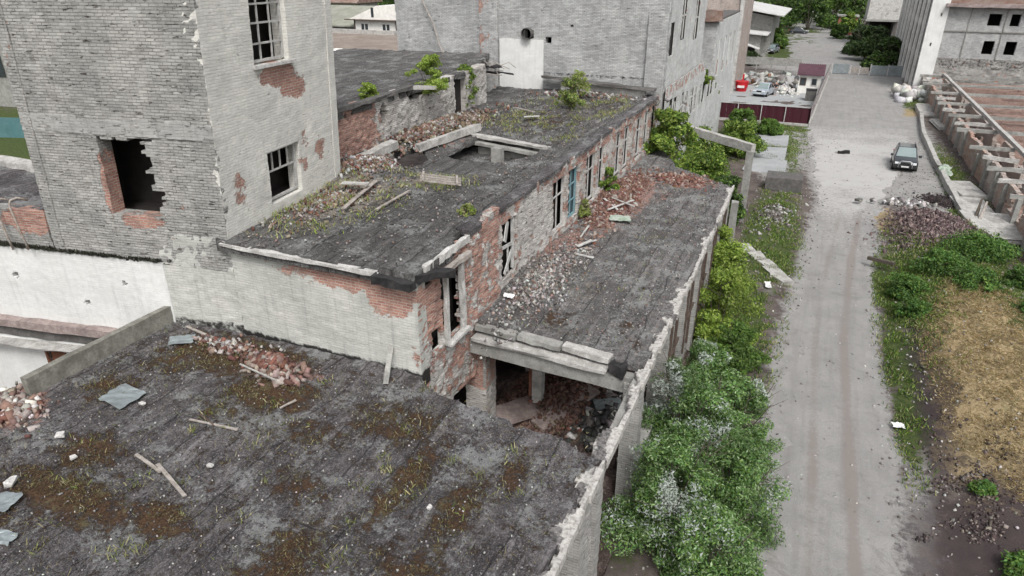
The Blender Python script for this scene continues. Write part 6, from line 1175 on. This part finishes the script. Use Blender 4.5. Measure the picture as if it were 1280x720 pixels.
n = 3000; x = rng.uniform(-8.3, -3.2, n); y = rng.uniform(16.6, 37, n); k = ~ahole(x+8.6, y-16); x = x[k]; y = y[k]
chunks('roof_grit', np.stack([x, y, 5.02+adisp(x+8.6, y-16)], 1), rng.uniform(.015, .055, (len(x), 3)), pal(len(x), GREYC+[(.12, .11, .11)]*7+BRICKC[3:]), None, label='grit and chips on the annex roof', cat='grit')
n = 2600; x = rng.uniform(-16.5, -9, n); y = rng.uniform(13.5, 41, n); k = ~bhole(x+19, y-13.2); x = x[k]; y = y[k]
chunks('roof_grit', np.stack([x, y, 8.0+bdisp(x+19, y-13.2)], 1), rng.uniform(.015, .06, (len(x), 3)), pal(len(x), GREYC+[(.1, .095, .09)]*7+BRICKC[3:]), None, label='grit and chips on the middle roof', cat='grit')
n = 5200; x = rng.uniform(-3.0, 12.5, n); y = 13+rng.random(n)**.8*62; k = (np.abs(x-roadc(y)) > roadw(y)*.9) | (rng.random(n) < .12); x = x[k]; y = y[k]
chunks('stones', np.stack([x, y, hgt(x, y)+.01], 1), rng.uniform(.02, .09, (len(x), 3)), pal(len(x), GREYC+[(.16, .14, .13)]*3+[(.42, .41, .40)]), None, label='loose stones and litter on the ground beside the road', cat='stones')
n = 9000; x = rng.normal(7.8, 1.9, n); y = rng.normal(18.5, 2.6, n); k = (x > 4.8) & (fbm(x*1.2, y*1.2, 310) > .5+.1*rng.random(n)); x = x[k]; y = y[k]
chunks('soil_clods', np.stack([x, y, hgt(x, y)], 1), rng.uniform(.012, .075, (len(x), 3))*np.exp(rng.normal(size=(len(x), 1))*.3), pal(len(x), [(.06, .045, .045), (.085, .065, .062), (.04, .03, .03), (.13, .11, .10), (.2, .17, .15)]), None, label='clods and wood scraps on the dark soil at the bottom right', cat='soil')
# straw strands
n = 60000; x = rng.normal(8.7, 1.8, n); y = rng.uniform(19.5, 38, n); k = (blob(x, y, 8.7, 28.5, 2.8, 8.6, .35) > .3+.3*fbm(x, y, 9)); x = x[k]; y = y[k]
blades('straw', np.stack([x, y, hgt(x, y)+rng.random(len(x))*.05], 1), .13, .010, [(.42, .33, .19), (.48, .39, .24), (.15, .11, .06), (.20, .18, .08), (.4, .3, .16), (.2, .13, .07), (.26, .17, .08)], None, 'matted tan straw covering the heap on the right bank', 'straw', lean=2.5)
# moss tufts on the black ledge
xs = rng.uniform(-29, -17, 5000); blades('ledge_moss', np.stack([xs, k_y(xs)-.02+rng.uniform(-.12, .25, 5000), 7.08+rng.random(5000)*.05], 1), .10, .02, [(.02, .02, .018), (.03, .032, .022), (.045, .05, .03)], None, 'black moss along the top of the white wall', 'moss', lean=.9)
# =================================================================== PLANKS AND SHEETS
def plank(a, b_, z, w_, lb, mat='old_wood', z2=None, t=.03):
    p = atz(*a, z+.09); q = atz(*b_, (z2 if z2 is not None else z)+.09); f = MB(); f.bar(p, q, w_, t, seg=3, jit=.004); o = f.part('plank', mat); settle(o); return tag(o, lb, 'plank')
plank((170, 568), (201, 590), 5, .07, 'short weathered plank on the nearest roof, left of the longer one')
plank((197, 580), (231, 620), 5, .08, 'bright plank lying in the middle of the nearest roof')
plank((237, 524), (297, 537), 5, .06, 'thin pale lath near the brick heap, farther of the two')
plank((250, 518), (268, 532), 5, .05, 'short dark lath crossing the thin pale one', 'dark_wood')
plank((233, 408), (285, 430), 5, .09, 'board lying along the foot of the grey wall')
plank((300, 455), (346, 476), 5, .05, 'lath sticking out of the red brick heap', 'pale_concrete', 5.3)
plank((305, 470), (345, 462), 5, .04, 'dark lath beside the red brick heap', 'dark_wood')
plank((482, 480), (490, 425), 5, .14, 'grey board leaning upright against the grey wall near its corner', 'concrete', 5.75)
plank((350, 510), (370, 500), 5, .05, 'short tan stick on the nearest roof below the brick heap', 'old_wood')
plank((685, 310), (742, 322), 5.1, .12, 'long pale board across the chips on the annex roof', 'white_frame')
plank((716, 310), (745, 300), 5.1, .08, 'short board crossing the long pale board', 'white_frame')
plank((722, 308), (740, 300), 5.2, .14, 'broken wide board behind the long pale board', 'white_frame')
plank((676, 360), (698, 343), 5.05, .1, 'single pale board on the near part of the annex roof')
plank((716, 272), (748, 260), 5.2, .1, 'tan board on the brick drift below the side wall')
plank((726, 296), (736, 282), 5.2, .07, 'thin lath on the brick drift', 'white_frame')
plank((755, 248), (772, 262), 5.3, .1, 'window frame bar in the pile of broken frames, left piece', 'white_frame')
plank((760, 262), (792, 250), 5.3, .1, 'window frame bar in the pile of broken frames, lower piece', 'white_frame')
plank((765, 247), (793, 258), 5.35, .08, 'window frame bar in the pile of broken frames, top piece', 'white_frame')
plank((470, 262), (512, 238), 8.0, .1, 'tan stick on the middle roof left of the slatted crate', 'old_wood')
plank((655, 146), (674, 145), 8.1, .16, 'bright board on the middle roof in front of the green bush', 'white_frame')
plank((643, 134), (668, 140), 8.1, .14, 'tan board on the middle roof, farther one')
plank((430, 260), (470, 226), 8.1, .14, 'board by the corner of the tower', 'old_wood')
plank((428, 228), (460, 230), 8.25, .3, 'pale flat slab board on the rubble behind the tower corner', 'pale_concrete')
plank((772, 137), (775, 150), 5.2, .1, 'short board near the far window', 'old_wood')
plank((1238, 362), (1280, 333), .3, .18, 'upper log of the pile at the right edge', 'old_wood', .5, .16)
plank((1240, 366), (1280, 342), .2, .18, 'middle log of the pile at the right edge', 'bark', .4, .16)
plank((1243, 369), (1280, 351), .1, .18, 'lower log of the pile at the right edge', 'old_wood', .3, .16)
plank((1085, 322), (1118, 330), .4, .2, 'long grey log in the weeds below the bark heap', 'bark', .5, .18)
# slatted crate frame on middle roof
cr = thing('wooden_crate', 'broken slatted wooden frame lying on the middle roof', 'crate', tuple(atz(550, 228, 8.05)))
p = atz(550, 230, 8.05); rot = Matrix.Translation(p+Vector((0, 0, .15))) @ Matrix.Rotation(.5, 4, 'Z') @ Matrix.Rotation(.15, 4, 'Y')
for k in range(4): MB().box((-.7, -.45+k*.28, 0), (.75, -.39+k*.28, .05), rot=rot).part('slat', 'old_wood', cr)
for x in (-.6, .6): MB().box((x-.04, -.5, .05), (x+.04, .5, .12), rot=rot).part('rail', 'old_wood', cr)
def sheet(px, py, z, w_, h_, rz, lb, mat='sheet_metal', tilt=.05, name='metal_sheet', cat='sheet'):
    p = atz(px, py, z+.1); rot = Matrix.Translation(p) @ Matrix.Rotation(rz, 4, 'Z') @ Matrix.Rotation(tilt, 4, 'X'); f = MB(); n = 6
    for i in range(n+1):
        for j in range(n+1): f.v.append(rot @ Vector((w_*(i/n-.5)+random.uniform(-.03, .03), h_*(j/n-.5)+random.uniform(-.03, .03), random.uniform(0, .04))))
    f.f = [(j*(n+1)+i, (j+1)*(n+1)+i, (j+1)*(n+1)+i+1, j*(n+1)+i+1) for i in range(n) for j in range(n)]
    f.f = [(i*(n+1)+j, (i+1)*(n+1)+j, (i+1)*(n+1)+j+1, i*(n+1)+j+1) for i in range(n) for j in range(n)]
    o = f.part(name, mat); settle(o); return tag(o, lb, cat)
sheet(153, 495, 5, .95, .75, -.1, 'shiny grey metal sheet near the concrete parapet')
sheet(5, 627, 5, .5, .5, .3, 'grey sheet at the left edge of the nearest roof, upper one')
sheet(5, 672, 5, .45, .3, .2, 'small grey sheet at the left edge of the nearest roof, lower one')
sheet(227, 425, 5, .7, .5, .6, 'greenish grey rag of roofing in the corner by the grey wall', 'sheet_metal')
sheet(775, 273, 5.15, .9, .6, .2, 'pale crumpled sheet on the annex roof beside the broken frames', 'cloth_white')
sheet(636, 370, 5.2, .34, .3, .2, 'white crumpled bag at the brick corner of the annex roof', 'white_paint_mark', name='plastic_bag', cat='bag')
sheet(1123, 532, .05, .4, .3, .2, 'white plastic bag beside the right edge of the road', 'white_paint_mark', name='plastic_bag', cat='bag')
sheet(960, 356, .1, .3, .7, .2, 'white plastic scrap below the row of slabs', 'white_paint_mark', name='plastic_bag', cat='bag')
sheet(760, 505, .9, 1.0, .6, .5, 'blue grey plastic sheet in the rubble inside the opening', 'sheet_metal')
for i, (px, py, s, lb) in enumerate(((178, 500+5, .13, 'white stone right of the metal sheet'), (92, 572, .12, 'white stone left on the nearest roof'), (420, 400, .1, 'x'), (75, 545, .16, 'largest pale stone left on the nearest roof'), (15, 603, .2, 'upright pale brick at the left edge of the nearest roof'), (263, 582, .12, 'grey stone in the middle of the nearest roof'), (537, 634, .1, 'white stone on the right part of the nearest roof'))):
    if lb == 'x': continue
    p = atz(px, py, 5.08); f = MB(); rot = Matrix.Translation(p) @ Matrix.Rotation(i*1.3, 4, 'Z'); s *= .6; f.box((-s, -s*.7, -.03), (s, s*.7, s*.7), rot=rot, jit=s*.25); o = f.part('stone', 'white_trim', bevel=.02); settle(o); tag(o, lb, 'stone')
